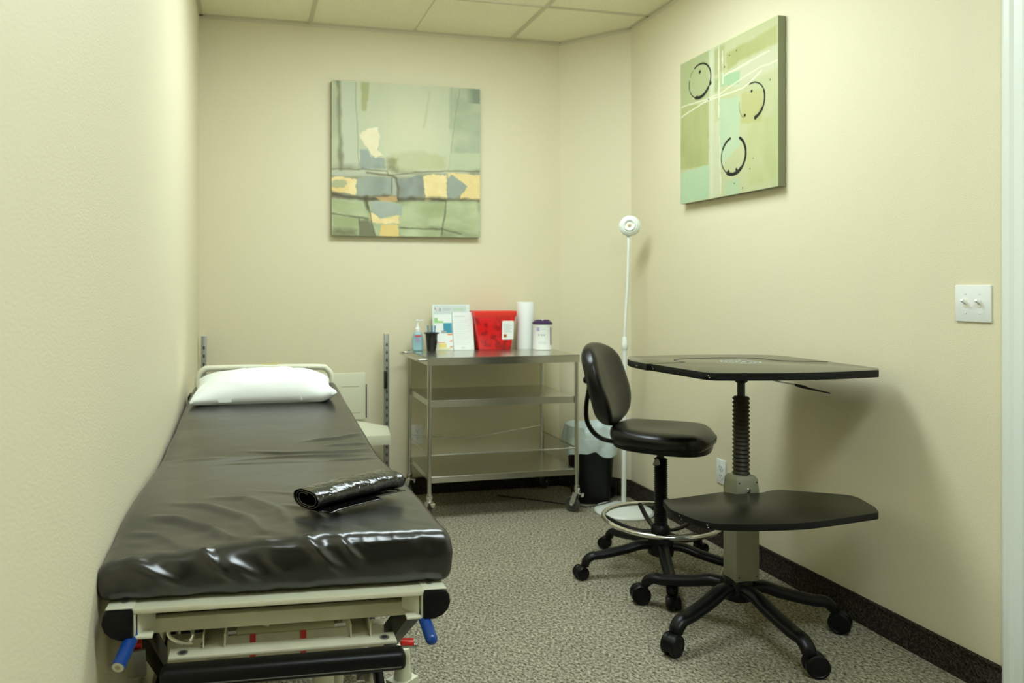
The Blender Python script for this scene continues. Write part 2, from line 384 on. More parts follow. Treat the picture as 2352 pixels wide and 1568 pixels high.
class Art:
    def __init__(s, n, col, seed):
        s.n = n; s.rs = np.random.RandomState(seed)
        y, x = np.mgrid[0:n, 0:n]/(n-1.0); s.x, s.y = x, y; s.im = np.ones((n, n, 3))*np.array(col)
    def noise(s, sx, sy, seed):
        rs = np.random.RandomState(seed); out = 0; amp = 1; tot = 0
        for o in range(4):
            gx, gy = int(sx*2**o)+2, int(sy*2**o)+2; g = rs.rand(gy+1, gx+1)
            X = s.x*(gx-1); Y = s.y*(gy-1); I = X.astype(int); J = Y.astype(int); fx = X-I; fy = Y-J
            fx = fx*fx*(3-2*fx); fy = fy*fy*(3-2*fy)
            v = g[J, I]*(1-fx)*(1-fy)+g[J, I+1]*fx*(1-fy)+g[J+1, I]*(1-fx)*fy+g[J+1, I+1]*fx*fy
            out = out+v*amp; tot += amp; amp *= .55
        return out/tot-.5
    def sdist(s, pts, jit=0, seed=1, js=22):
        X = s.x+jit*s.noise(js, js, seed)*2; Y = s.y+jit*s.noise(js, js, seed+50)*2
        n = len(pts); ins = np.zeros(X.shape, bool); D = np.full(X.shape, 9.)
        for i in range(n):
            (x1, y1), (x2, y2) = pts[i], pts[(i+1) % n]
            c = ((y1 > Y) != (y2 > Y)) & (X < (x2-x1)*(Y-y1)/((y2-y1) or 1e-9)+x1); ins ^= c
            L = (x2-x1)**2+(y2-y1)**2+1e-12; t = np.clip(((X-x1)*(x2-x1)+(Y-y1)*(y2-y1))/L, 0, 1)
            D = np.minimum(D, np.hypot(X-x1-t*(x2-x1), Y-y1-t*(y2-y1)))
        return np.where(ins, D, -D)
    def mix(s, a, col):
        col = np.array(col)
        a = np.clip(a, 0, 1)[..., None]; s.im = s.im*(1-a)+col*a
    def poly(s, pts, col, soft=.006, jit=.008, op=1, seed=1, js=22, tex=None):
        d = s.sdist(pts, jit, seed, js); a = np.clip(d/soft+.5, 0, 1)*op
        if tex is not None:
            k = np.clip(.5+tex[1]*s.noise(tex[2], tex[3], seed+9)*2, 0, 1)[..., None]; c = np.array(col)*(1-k)+np.array(tex[0])*k
        else: c = np.array(col)
        s.mix(a, c)
    def line(s, pts, col, w=.004, soft=.004, op=1, jit=.006, seed=3, vary=0):
        X = s.x+jit*s.noise(12, 12, seed)*2; Y = s.y+jit*s.noise(12, 12, seed+7)*2; D = np.full(X.shape, 9.)
        for (x1, y1), (x2, y2) in zip(pts[:-1], pts[1:]):
            L = (x2-x1)**2+(y2-y1)**2+1e-12; t = np.clip(((X-x1)*(x2-x1)+(Y-y1)*(y2-y1))/L, 0, 1)
            D = np.minimum(D, np.hypot(X-x1-t*(x2-x1), Y-y1-t*(y2-y1)))
        ww = w*(1+vary*s.noise(9, 9, seed+3)*4) if vary else w
        s.mix(np.clip((ww-D)/soft+.5, 0, 1)*op, col)
c8 = lambda r, g, b: (r/255, g/255, b/255)

a = Art(330, c8(200, 208, 184), 3)
nz = a.noise(10, 3, 1)
a.mix(np.clip(.5+nz*2.2, 0, 1)*.6, c8(180, 196, 180))
a.mix(np.clip(1-np.hypot((a.x-.55)/.38, (a.y-.3)/.32), 0, 1)*1.2, c8(212, 216, 190))
a.mix(np.clip((a.x-.78)/.05, 0, 1)*(a.y < .56)*.75*np.clip(.7+a.noise(5, 8, 4)*1.6, 0, 1), c8(150, 168, 146))
a.mix(np.clip((a.x-.9)/.06, 0, 1)*(a.y < .1), c8(120, 136, 124))
a.poly([(0, 0), (.05, 0), (.06, .57), (0, .57)], c8(165, 175, 150), .01, .004, .8, tex=(c8(190, 200, 170), .9, 3, 6))
a.poly([(.065, 0), (.15, 0), (.178, .57), (.065, .57)], c8(192, 204, 190), .01, .004, .8)
a.line([(.042, 0), (.052, .2), (.055, .45), (.06, .575)], c8(95, 100, 80), .009, .022, .75, .01, vary=.6)
a.line([(.155, .005), (.165, .3), (.178, .573)], c8(120, 125, 100), .002, .006, .7)
a.poly([(.189, 0), (.245, 0), (.237, .118), (.223, .186), (.2, .187)], c8(158, 166, 118), .012, .008, .85, tex=(c8(175, 165, 110), .8, 4, 4))
a.line([(.858, .008), (.82, .25), (.783, .552)], c8(120, 128, 100), .0025, .008, .6)
a.line([(.80, .0), (.795, .27)], c8(130, 145, 130), .006, .03, .5)
a.line([(.65, .043), (.611, .271)], c8(165, 175, 145), .004, .02, .6)
a.poly([(.38, .46), (.60, .43), (.76, .46), (.76, .55), (.4, .58)], c8(196, 204, 172), .03, .02, .7, tex=(c8(175, 182, 135), .9, 6, 6))
a.poly([(.36, .48), (.44, .49), (.42, .57), (.37, .57)], c8(120, 122, 84), .03, .02, .7)
a.poly([(.184, .439), (.237, .437), (.252, .481), (.343, .485), (.354, .559), (.184, .568)], c8(152, 168, 170), .01, .01, 1, 5, tex=(c8(138, 152, 152), .9, 9, 9))
a.poly([(.794, .437), (1, .433), (1, .548), (.783, .552)], c8(196, 210, 184), .008, .006, .9, 6, tex=(c8(180, 196, 165), .8, 5, 5))
a.mix(np.clip(1-np.abs(a.y-.575+.02*np.sin(a.x*7))/.035, 0, 1)*.55*np.clip(.6+a.noise(8, 8, 9)*3, 0, 1), c8(92, 92, 74))
# lower half ground
lo = np.clip((a.y-.745)/.01, 0, 1); a.mix(lo, c8(176, 192, 158)); a.mix(lo*np.clip(.45+a.noise(5, 7, 12)*3.5, 0, 1), c8(128, 142, 108))
mid = np.clip((a.y-.6)/.02, 0, 1)*(a.y < .76); a.mix(mid, c8(140, 142, 124))
a.poly([(.166, .625), (.237, .611), (.388, .613), (.418, .728), (.163, .74)], c8(150, 165, 162), .006, .007, 1, 11, tex=(c8(128, 142, 142), .9, 12, 8))
a.poly([(.40, .615), (.43, .62), (.425, .73), (.40, .73)], c8(165, 175, 168), .006, .004)
a.poly([(.0, .585), (.235, .588), (.23, .605), (.1, .61), (0, .615)], c8(178, 188, 180), .01, .006, .8)
a.poly([(.426, .624), (.603, .592), (.615, .716), (.565, .747), (.449, .751)], c8(118, 128, 128), .006, .01, 1, 13, tex=(c8(140, 152, 154), .9, 14, 9))
G1 = c8(236, 208, 138); G2 = c8(250, 232, 180)
a.poly([(0, .622), (.103, .619), (.163, .639), (.155, .74), (.096, .726), (.003, .725)], G1, .005, .012, 1, 14, 30, tex=(G2, .9, 12, 12))
a.poly([(0, .645), (.09, .64), (.10, .66), (.08, .69), (0, .695)], c8(160, 172, 140), .008, .012, .85, 15, 30)
a.poly([(.61, .603), (.642, .586), (.767, .586), (.771, .742), (.728, .747), (.681, .752), (.622, .758)], G1, .004, .010, 1, 16, 36, tex=(G2, .9, 14, 14))
a.poly([(.775, .567), (1.02, .582), (1.02, .747), (.862, .74), (.87, .679), (.791, .627)], G1, .004, .010, 1, 17, 36, tex=(G2, .8, 14, 14))
a.poly([(.775, .628), (.802, .581), (.906, .654), (.87, .717), (.799, .749), (.775, .719)], c8(138, 152, 148), .005, .01, 1, 18, tex=(c8(145, 160, 160), .9, 12, 12))
for p, w in (([(.0, .735), (.1, .745), (.245, .765), (.34, .745), (.44, .76), (.62, .748), (.775, .75), (1, .752)], .012), ([(.22, .75), (.23, .83)], .012), ([(.43, .62), (.44, .76)], .004)):
    a.line(p, c8(58, 54, 40), w, .02, .9, .012, vary=.5)
a.line([(0, .572), (.2, .566), (.366, .574), (.373, .603), (.557, .574), (.775, .556), (1, .552)], c8(80, 78, 60), .003, .008, .8)
a.line([(.229, .59), (.396, .602), (.426, .617)], c8(70, 66, 50), .006, .012, .8)
a.line([(.396, .617), (.396, .722)], c8(80, 85, 75), .003, .005, .8)
a.poly([(.282, .74), (.423, .74), (.43, .773), (.327, .769)], c8(198, 160, 108), .008, .01, .9)
BL = [([(.008, .762), (.2, .794), (.237, .837), (.237, .882), (.008, .858)], 21), ([(.472, .78), (.763, .765), (.744, .932), (.457, .923)], 22), ([(.771, .758), (.981, .752), (.981, .974), (.747, .94)], 23), ([(.008, .872), (.178, .89), (.178, .987), (.008, .989)], 24), ([(.45, .945), (.73, .95), (.72, 1), (.45, 1)], 25)]
for p, sd in BL: a.poly(p, c8(190, 206, 170), .02, .008, .85, sd, tex=(c8(150, 166, 122), 1.1, 5, 9))
a.poly([(.18, .9), (.24, .895), (.29, 1), (.18, 1)], c8(95, 98, 76), .02, .01, .9)
a.poly([(.01, .955), (.16, .955), (.16, 1), (.01, 1)], c8(90, 96, 74), .04, .02, .8)
a.poly([(.245, .786), (.297, .773), (.404, .781), (.465, .795), (.457, .862), (.404, .857), (.321, .888), (.268, .852)], c8(150, 166, 164), .006, .012, 1, 31, tex=(c8(165, 180, 180), .9, 10, 10))
a.poly([(.241, .845), (.268, .852), (.321, .891), (.445, .859), (.445, .915), (.327, .917), (.26, .915)], c8(232, 205, 140), .004, .010, 1, 32, 36, tex=(G2, .8, 12, 12))
a.poly([(.327, .921), (.434, .923), (.449, 1.02), (.305, 1.02)], c8(228, 196, 120), .004, .008, 1, 33, 36, tex=(G1, .8, 12, 12))
for p in ([(.237, .808), (.286, 1)], [(.767, .758), (.731, .986)], [(.008, .861), (.237, .886)], [(.731, .94), (.87, .984)], [(.449, .945), (.731, .948)], [(.178, .89), (.185, 1)]): a.line(p, c8(62, 62, 46), .004, .01, .8, .008, vary=.4)
a.poly([(.178, .343), (.237, .3), (.306, .292), (.312, .404), (.297, .435), (.336, .468), (.286, .485), (.252, .466), (.237, .437), (.207, .401)], c8(250, 246, 226), .004, .012, 1, 41, 34, tex=(c8(236, 226, 190), .5, 16, 16))
a.im = (a.im*.80+.20*np.array(c8(212, 216, 190)))*np.array((.985, .965, .92))
w, y0 = .8887, YB-.038
t = thing('canvas_painting', 'square abstract canvas of grey green blocks and gold leaf on the back wall', 'painting', (.4841, y0, 1.5245))
mb = MB(); mb.box((w/2, .019, w/2), (w, .0375, w)); mesh_obj('stretcher_frame', mb, 'canvas_side', t, bevel=.003)
color_mesh('painted_face', a.im, w, lambda x, z: (x, -.0008, z), t)

b = Art(330, c8(198, 206, 168), 8)
b.mix(np.clip(.5+b.noise(7, 7, 2)*2.4, 0, 1)*.5, c8(182, 196, 160))
b.poly([(0, 0), (.34, 0), (.33, .31), (0, .31)], c8(170, 184, 142), .02, .01, .7, 2)
b.poly([(.37, .02), (.5, .01), (.5, .18), (.37, .2)], c8(176, 182, 140), .02, .01, .8, 3)
b.poly([(.513, .075), (.99, .06), (.99, .16), (.66, .165), (.53, .19)], c8(168, 176, 116), .02, .01, .85, 4, tex=(c8(182, 190, 138), .9, 8, 3))
b.poly([(.55, .2), (1, .17), (1, .30), (.6, .33)], c8(208, 214, 196), .03, .02, .7, 5)
b.poly([(.011, .297), (.33, .352), (.33, .77), (.116, .759), (.0, .753)], c8(168, 180, 124), .012, .008, .9, 6, tex=(c8(186, 194, 146), .9, 10, 3))
b.poly([(.0, .776), (.33, .77), (.33, .989), (.0, 1)], c8(172, 208, 180), .012, .008, .95, 7, tex=(c8(186, 214, 186), .8, 6, 3))
b.poly([(.448, .361), (.652, .390), (.652, .70), (.448, .80)], c8(178, 210, 184), .012, .01, .9, 8, tex=(c8(192, 216, 190), .8, 6, 4))
b.poly([(.465, .202), (.652, .229), (.652, .302), (.465, .282)], c8(166, 204, 172), .012, .01, .9, 9)
b.poly([(.33, .2), (.45, .22), (.45, .30), (.33, .3)], c8(160, 180, 130), .012, .01, .7, 9)
b.poly([(.668, .375), (.869, .397), (.855, .591), (.668, .57)], c8(184, 190, 134), .012, .01, .9, 10, tex=(c8(196, 198, 146), .8, 10, 3))
b.poly([(.727, .601), (1, .56), (1, .95), (.727, .97)], c8(180, 192, 138), .03, .01, .75, 11, tex=(c8(196, 206, 162), .9, 10, 3))
b.poly([(.52, .9), (.64, .9), (.66, 1), (.5, 1)], c8(176, 208, 180), .02, .01, .7, 11)
b.poly([(.335, 0), (.395, 0), (.395, 1), (.335, 1)], c8(206, 218, 196), .012, .006, .85, 12)
b.poly([(.395, .5), (.45, .5), (.46, 1), (.395, 1)], c8(212, 220, 202), .02, .01, .6, 13)
WH = c8(228, 234, 218)
b.line([(.44, -.001), (.44, .47)], WH, .007, .006, .9, vary=.7); b.line([(.481, .053), (.481, .257)], WH, .006, .006, .9, vary=.7)
b.line([(.365, 0), (.365, 1)], c8(220, 228, 206), .006, .012, .7, vary=.5); b.line([(.45, .6), (.46, 1)], WH, .005, .008, .6, vary=.9)
b.line([(.011, .309), (.296, .323), (.45, .32), (.623, .29), (.826, .262), (.99, .262)], WH, .004, .004, .95)
b.line([(.011, .38), (.313, .334), (.683, .345), (.855, .285)], WH, .005, .004, .95); b.line([(.481, .216), (.923, .185)], WH, .005, .004, .95, vary=.5)
BK = c8(28, 32, 24)
def arc(cx, cy, rx, ry, a0, a1, w, seed=2, op=1):
    p = [(cx+rx*math.cos(math.radians(t)), cy-ry*math.sin(math.radians(t))) for t in np.linspace(a0, a1, 26)]; b.line(p, BK, w, .003, op, .002, seed)
arc(.230, .178, .124, .114, 118, -40, .006); arc(.230, .178, .124, .114, -40, -112, .011, 4); arc(.230, .178, .124, .114, 248, 165, .0035); arc(.230, .178, .124, .114, 155, 130, .003, op=.5)
arc(.765, .447, .118, .112, 100, 20, .004); arc(.765, .447, .118, .112, 20, -35, .007); arc(.765, .447, .118, .112, -35, -68, .010); arc(.765, .447, .118, .112, 230, 170, .002, op=.5)
arc(.588, .752, .122, .118, 58, -50, .009); arc(.588, .752, .122, .118, -50, -118, .012, 5); arc(.588, .752, .122, .118, 240, 150, .004); arc(.588, .752, .122, .118, 150, 104, .008)
for x, y, r in ((.232, .118, .012), (.35, .225, .013), (.20, .285, .012), (.765, .385, .009), (.70, .52, .010), (.80, .555, .013), (.62, .845, .010), (.54, .845, .010), (.33, .33, .005), (.55, .1, .004), (.62, .09, .004), (.75, .86, .004), (.6, .93, .004), (.68, .97, .004), (.93, .36, .004), (.5, .16, .005), (.78, .80, .003)):
    b.mix(np.clip((r-np.hypot(b.x-x, b.y-y))/.004+.5, 0, 1), BK)
b.im = b.im*np.array((.95, .92, .86))
w = .7111
t = thing('canvas_painting', 'square pale green abstract canvas with three black rings on the right wall', 'painting', (XR-.038, 2.6736, 1.6504))
mb = MB(); mb.box((.019, w/2, w/2), (.0375, w, w)); mesh_obj('stretcher_frame', mb, 'canvas_side_green', t, bevel=.003)
color_mesh('painted_face', b.im, w, lambda x, z: (-.0008, w-x, z), t)

# ------------------------------------------------------------ switch plate and outlets
def plate(w, h, wall, y, x, z, name, label, cat):
    t = thing(name, label, cat, (x, y, z)); t.rotation_euler = (0, 0, wall); return t
t = thing('light_switch', 'white double toggle light switch plate beside the door frame', 'light switch', (XR, 1.857, 1.181), -PI/2)
mb = MB(); mb.box((0, -.003, 0), (.1158, .006, .1143)); mesh_obj('cover_plate', mb, 'plastic_white', t, bevel=.0025)
for sx in (-.023, .023):
    mb = MB(); mb.box((sx, -.0062, 0), (.0095, .002, .024)); sl = mesh_obj('switch_slot', mb, 'cream', t)
    mb = MB(); mb.bar((sx, -.004, 0), (sx, -.021, .011), .0085, .008); mesh_obj('toggle', mb, 'plastic_white', t, bevel=.001)
    for sz in (.03, -.03):
        mb = MB(); mb.lathe([(.0032, 0), (.0032, .001), (.002, .0016)], (sx, -.006, sz), 12, (0, -1, 0)); mesh_obj('screw', mb, 'white_paint', t)
def outlet(label, loc, rz):
    t = thing('power_outlet', label, 'outlet', loc, rz)
    mb = MB(); mb.box((0, -.003, 0), (.070, .006, .1143)); mesh_obj('cover_plate', mb, 'plastic_white', t, bevel=.002)
    for sz in (-.0195, .0195):
        mb = MB(); mb.lathe([(.0165, 0), (.0165, .002)], (0, -.006, sz), 20, (0, -1, 0)); s = mesh_obj('socket', mb, 'plastic_white', t)
        mb = MB(); mb.box((-.006, -.0083, sz+.003), (.002, .001, .008)); mb.box((.006, -.0083, sz+.003), (.002, .001, .007)); mb.lathe([(.0025, 0), (.0025, .0006)], (0, -.008, sz-.008), 8, (0, -1, 0))
        mesh_obj('slot', mb, 'black_ink', s)
    mb = MB(); mb.lathe([(.0025, 0), (.0015, .001)], (0, -.006, 0), 10, (0, -1, 0)); mesh_obj('screw', mb, 'chrome', t)
outlet('white outlet plate on the back wall seen through the steel cart', (.995, YB, .357), 0)
outlet('white outlet plate low on the right wall between stool and table', (XR, 3.103, .357), -PI/2)

# ------------------------------------------------------------ casters
def swivel_caster(parent, loc, ang, wr=.037, name='caster'):
    """twin wheel office caster; child empty free: hood mesh is the part, wheels its sub-parts"""
    mb = MB(); mb.tube([(0, 0, .055+wr*.6), (0, 0, wr*1.2)], wr*.2, 10)
    ho = []
    for t in np.linspace(-.15*PI, 1.05*PI, 12): ho.append((.022+math.cos(t)*wr*.93-.022*0, math.sin(t)*wr*.93))
    mb.prism(ho, -.006, .006, lambda x, z, y: (x, y, z+wr))
    h = mesh_obj(name, mb, 'black_pl', parent, loc, (0, 0, ang), smooth=40)
    for sg in (-1, 1):
        w = MB(); w.lathe([(.25*wr, .006), (wr*.93, .006), (wr, .009), (wr, .021), (wr*.93, .0245), (wr*.80, .025), (wr*.76, .0235), (wr*.3, .0255), (.01*wr, .026)], (.022, 0, wr), 28, (0, sg, 0))
        mesh_obj('wheel', w, 'black_pl', h, smooth=30)
    return h
def star_base(root, hub_z, R, a0, cast_angs, wr, mat_='black_pl', arm_w=.024, elbow=.128):
    mb = MB(); mb.lathe([(.030, hub_z-.085), (.052, hub_z-.075), (.060, hub_z-.03), (.050, hub_z-.004), (.030, hub_z)], (0, 0, 0), 30); mesh_obj('hub', mb, mat_, root)
    for k in range(5):
        t = math.radians(a0+72*k); c, s = math.cos(t), math.sin(t)
        prof = [(.03, hub_z-.036), (.09, hub_z-.034), (.15, (hub_z-.036)*.62+(elbow-.020)*.38), (.21, (hub_z-.036)*.28+(elbow-.020)*.72), (.27, elbow-.020), (R-.028, elbow-.024), (R-.006, elbow-.040), (R, 2*wr+.004), (R, 2*wr-.003)]
        pts = spline([(c*r, s*r, z) for r, z in prof], 5); n = len(pts)
        rr = [arm_w*(1.05-.20*i/n) for i in range(n)]
        mb = MB(); mb.tube(pts, rr, 16, flat=[(1.0, .74)]*n, round_end=False); mesh_obj('leg', mb, mat_, root, smooth=50)
        swivel_caster(root, (c*R, s*R, 0), cast_angs[k], wr)

# ------------------------------------------------------------ height-adjustable work table
t = thing('work_table', 'black two level sit-stand work table on a five star caster base', 'table', (1.731, 2.355, 0)); ox, oy = 1.731, 2.355
star_base(t, .188, .337, 272-288, [math.radians(q) for q in (-50, 75, 165, 205, -20)], .037, arm_w=.029)
mb = MB()
px, py = .014, -.005
def sect(z, w, d): return [(px-w/2, py-d/2, z), (px+w/2, py-d/2, z), (px+w/2, py+d/2, z), (px-w/2, py+d/2, z)]
secs = [sect(.182, .094, .076), sect(.50, .094, .076), sect(.545, .088, .072), sect(.558, .070, .058)]
vs = sum(secs, []); fs = [(0, 3, 2, 1)]
for i in range(3):
    for k in range(4): fs.append((i*4+k, i*4+(k+1) % 4, i*4+4+(k+1) % 4, i*4+4+k))
fs.append((12, 13, 14, 15)); mb.add(vs, fs); mesh_obj('column_housing', mb, 'grey_metal', t, bevel=.004)
for sz in (.20, .535):
    for sx in (-.035, .035):
        mb = MB(); mb.lathe([(.003, 0), (.002, .0015)], (px+sx, py-.038, sz), 8, (0, -1, 0)); mesh_obj('screw', mb, 'dark_metal', t)
prof = [(.026, .552)]; z = .556; n = 19
for i in range(n): prof += [(.0245, z), (.0305, z+.0075)]; z += .0148
prof += [(.0245, z), (.014, z+.002)]
mb = MB(); mb.lathe(prof, (px, py, 0), 28); mesh_obj('bellows', mb, 'bellows', t, smooth=20)
mb = MB(); mb.lathe([(.0135, z), (.0135, .885), (.020, .890), (.036, .914), (.040, .925)], (px, py, 0), 24); mesh_obj('shaft', mb, 'dark_metal', t)
def board(name, outline, z, th, m, notch=None, cr=None):
    mb = MB(); mb.prism([(x-ox, y-oy) for x, y in outline], z-th, z); o = mesh_obj(name, mb, m, t, bevel=.0018); o.data.materials.append(M['board_edge'])
    for p in o.data.polygons:
        if abs(p.normal.z) < .6: p.material_index = 1
    return o
def smooth_poly(pts, r=.03, n=5):
    out = []; m = len(pts)
    for i in range(m):
        p0, p1, p2 = [Vector(pts[(i+k) % m]) for k in (-1, 0, 1)]
        rr = r[i] if isinstance(r, list) else r
        a = (p0-p1); b_ = (p2-p1); q = min(rr, a.length*.48, b_.length*.48)
        s, e = p1+a.normalized()*q, p1+b_.normalized()*q
        for k in range(n+1):
            u = k/n; out.append(tuple((s*(1-u)**2+p1*2*u*(1-u)+e*u*u)))
    return out
top = [(1.520, 2.750), (1.440, 2.62), (1.437, 2.469), (1.450, 2.469), (1.482, 2.185), (1.500, 2.155), (1.725, 2.105), (1.93, 2.095), (2.103, 2.112), (2.150, 2.16), (2.150, 2.372), (2.148, 2.64), (2.076, 2.702), (1.793, 2.760)]
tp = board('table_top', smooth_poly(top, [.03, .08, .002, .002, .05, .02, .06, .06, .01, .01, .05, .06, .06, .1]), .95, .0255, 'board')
mb = MB()   # inlaid groove on top
gp = spline([(1.454, 2.470, 0), (1.592, 2.478, 0), (1.602, 2.50, 0), (1.630, 2.585, 0), (1.822, 2.612, 0), (1.96, 2.57, 0), (2.007, 2.453, 0), (2.146, 2.388, 0)], 8)
P2 = [(p.x-ox, p.y-oy, .9503) for p in gp]
for p, q in zip(P2[:-1], P2[1:]): mb.bar(p, q, .004, .0012)
mesh_obj('groove', mb, 'black_ink', tp, smooth=0)
mb = MB(); L0 = Vector((1.818-ox, 2.452-oy)); ax = Vector((.75, -.66)).normalized(); ay = Vector((.66, .75)).normalized()
def LP(u, v): q = L0+ax*u+ay*v; return (q.x, q.y)
for r0, r1 in ((.066, .072), (.036, .040)):     # ring emblem with small diamonds between the rings
    n = 48
    for k in range(n):
        a0, a1 = 2*PI*k/n, 2*PI*(k+1)/n
        mb.prism([LP(r0*math.cos(a0), r0*math.sin(a0)), LP(r1*math.cos(a0), r1*math.sin(a0)), LP(r1*math.cos(a1), r1*math.sin(a1)), LP(r0*math.cos(a1), r0*math.sin(a1))], .9502, .9507)
for k in range(22):
    a0 = 2*PI*k/22
    if k in (5, 16): continue
    mb.prism([LP(r*math.cos(a0+d), r*math.sin(a0+d)) for r, d in ((.043, 0), (.052, .09), (.063, 0), (.052, -.09))], .9502, .9507)
for q in (-.012, .012): mb.prism([LP(q-.009, -.018), LP(q+.003, -.018), LP(q+.009, .018), LP(q-.003, .018)], .9502, .9507)
lg = mesh_obj('logo_emblem', mb, 'logo', tp, smooth=0); lg['label'] = 'pale round emblem printed on the table top'
for (x, y, zz) in ((1.4375, 2.54, .936), (1.4365, 2.53, .936), (1.4515, 2.45, .940), (1.452, 2.445, .934), (1.4895, 2.17, .940), (1.491, 2.167, .934)):
    mb = MB(); mb.box((x-ox-.001, y-oy, zz), (.0025, .003, .003)); mesh_obj('edge_screw', mb, 'chrome', tp)
low = [(1.401, 2.304), (1.365, 2.195), (1.384, 2.078), (1.419, 2.035), (1.518, 2.003), (1.698, 1.975), (2.008, 2.015), (2.046, 2.07), (2.089, 2.201), (1.886, 2.326), (1.838, 2.322), (1.800, 2.305), (1.690, 2.305), (1.672, 2.345), (1.47, 2.310)]
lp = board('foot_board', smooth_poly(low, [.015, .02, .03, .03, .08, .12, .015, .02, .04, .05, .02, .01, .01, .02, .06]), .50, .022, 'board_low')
for (x, y, zz) in ((1.373, 2.15, .493), (1.374, 2.14, .484), (1.402, 2.047, .493), (1.404, 2.045, .486)):
    mb = MB(); mb.box((x-ox-.002, y-oy, zz), (.0035, .0035, .003)); mesh_obj('edge_screw', mb, 'chrome', lp)
mb = MB(); mb.box((px, -.10, .472), (.06, .13, .012)); mesh_obj('foot_board_bracket', mb, 'dark_metal', t, bevel=.002)
mb = MB(); mb.lathe([(.010, 0), (.010, .006), (.007, .009)], (px+.0, py-.034, .508), 14, (.3, -1, 0)); mesh_obj('lock_knob', mb, 'chrome', t)
mb = MB(); mb.tube([(.05, -.02, .915), (.127, -.055, .894), (.20, -.055, .879)], .003, 8); lv = mesh_obj('height_lever', mb, 'chrome', t)
mb = MB(); mb.tube([(.198, -.055, .880), (.235, -.055, .871), (.25, -.055, .866), (.345, -.055, .845)], [.006, .008, .0055, .0035], 10, flat=(1, .8)); mesh_obj('lever_grip', mb, 'black_rubber', lv)

# ------------------------------------------------------------ drafting stool
t = thing('drafting_stool', 'black vinyl drafting stool with backrest and chrome foot ring', 'stool', (1.737, 2.868, 0))
star_base(t, .165, .335, 246-288, [math.radians(q) for q in (-30, 20, 130, 190, 250)], .028, arm_w=.025, elbow=.115)
prof = [(.026, .17)]; z = .175
while z < .492: prof += [(.0235, z), (.0290, z+.004)]; z += .0095
prof += [(.0235, z), (.014, z+.002)]
mb = MB(); mb.lathe(prof, (0, 0, 0), 26); mesh_obj('bellows', mb, 'black_rubber', t, smooth=20)
mb = MB(); mb.lathe([(.0135, z-.01), (.0135, .54), (.03, .542), (.03, .55)], (0, 0, 0), 20); mesh_obj('gas_lift', mb, 'dark_metal', t)
R = .238
mb = MB(); mb.tube([(R*math.cos(q), R*math.sin(q), .235) for q in np.linspace(0, 2*PI, 73)[:-1]], .0095, 12, closed=True); fr = mesh_obj('foot_ring', mb, 'chrome', t, smooth=60)
for k in range(5):
    q = math.radians(10+72*k); mb = MB()
    pts = spline([(math.cos(q)*r, math.sin(q)*r, z_) for r, z_ in ((.03, .185), (.09, .183), (.16, .200), (.215, .226), (R-.004, .235))], 4)
    mb.tube(pts, .012, 10, flat=(1, .6)); mesh_obj('ring_spoke', mb, 'black_pl', t)
mb = MB(); mb.lathe([(.030, .172), (.042, .176), (.040, .20), (.030, .215)], (0, 0, 0), 24); mesh_obj('ring_collar', mb, 'black_pl', t)
FA = math.radians(-40.8)
Rz = Matrix.Rotation(FA, 4, 'Z')
def seat_warp(P, N):
    x, y, z = P[:, 0].copy(), P[:, 1].copy(), P[:, 2].copy()
    # superellipse plan: narrow toward the back
    u, v = np.clip(x/.22, -1, 1), np.clip(y/.215, -1, 1)
    X = .216*u*np.sqrt(1-.38*v*v); Y = .206*v*np.sqrt(1-.38*u*u)*(1+.10*X/.22)
    top = z > 0; zz = z.copy()
    zz[top] -= .012*np.exp(-((X[top]+.03)/.12)**2-(Y[top]/.13)**2)*1.0
    zz -= .020*np.clip((X-.10)/.12, 0, 1)**2*top
    zz += .004*np.cos(Y/.215*PI/2)
    return np.stack([X, Y, zz], 1)
mb = grid_box((.44, .43, .078), (.06, .06, .034), (30, 30, 10), seat_warp)
st = mesh_obj('seat', mb, 'chair_vinyl', t, (.005, -.004, .597), (0, 0, FA), smooth=60)
mb = MB(); n = 40
mb.prism([(.200*math.copysign(abs(math.cos(q))**.74, math.cos(q)), .188*math.copysign(abs(math.sin(q))**.74, math.sin(q))*(1+.1*math.cos(q))) for q in np.linspace(0, 2*PI, n+1)[:-1]], -.048, -.026)
mesh_obj('seat_pan', mb, 'black_pl', st, bevel=.004)
mb = MB(); mb.box((0, 0, -.062), (.16, .10, .022)); mb.box((-.10, -.09, -.055), (.06, .05, .01)); mesh_obj('seat_mechanism', mb, 'black_pl', st, bevel=.004)
# backrest: local x forward, y lateral, z up
def back_warp(P, N):
    x, y, z = P[:, 0].copy(), P[:, 1].copy(), P[:, 2].copy()
    u, v = np.clip(y/.19, -1, 1), np.clip(z/.17, -1, 1)
    Y = .195*u*np.sqrt(1-.40*v*v)*(1+.08*v); Z = .180*v*np.sqrt(1-.40*u*u)
    X = x+.9*Y**2+.012*np.exp(-((Z+.06)/.07)**2)*(x > 0)-.24*Z
    return np.stack([X, Y, Z], 1)
mb = grid_box((.075, .38, .34), (.032, .055, .055), (8, 28, 28), back_warp)
bk = mesh_obj('backrest', mb, 'chair_vinyl', t, Rz @ Vector((-.250, 0, .803)), (0, 0, FA-.08), smooth=60)
mb = MB(); mb.box((-.052, 0, -.02), (.022, .05, .10)); mb.lathe([(.016, 0), (.016, .02), (.011, .026)], (-.06, 0, .01), 14, (-1, 0, 0)); mesh_obj('back_bracket', mb, 'black_pl', bk, bevel=.003)
mb = MB(); pts = spline([Rz @ Vector(p) for p in ((-.06, 0, .548), (-.18, 0, .548), (-.262, 0, .562), (-.312, 0, .615), (-.322, 0, .69), (-.305, 0, .80))], 6)
mb.tube(pts, .0155, 14, flat=(1.3, .62)); mesh_obj('back_bar', mb, 'black_pl', t)
mb = MB(); dl = Matrix.Rotation(-.2241, 4, 'Z')
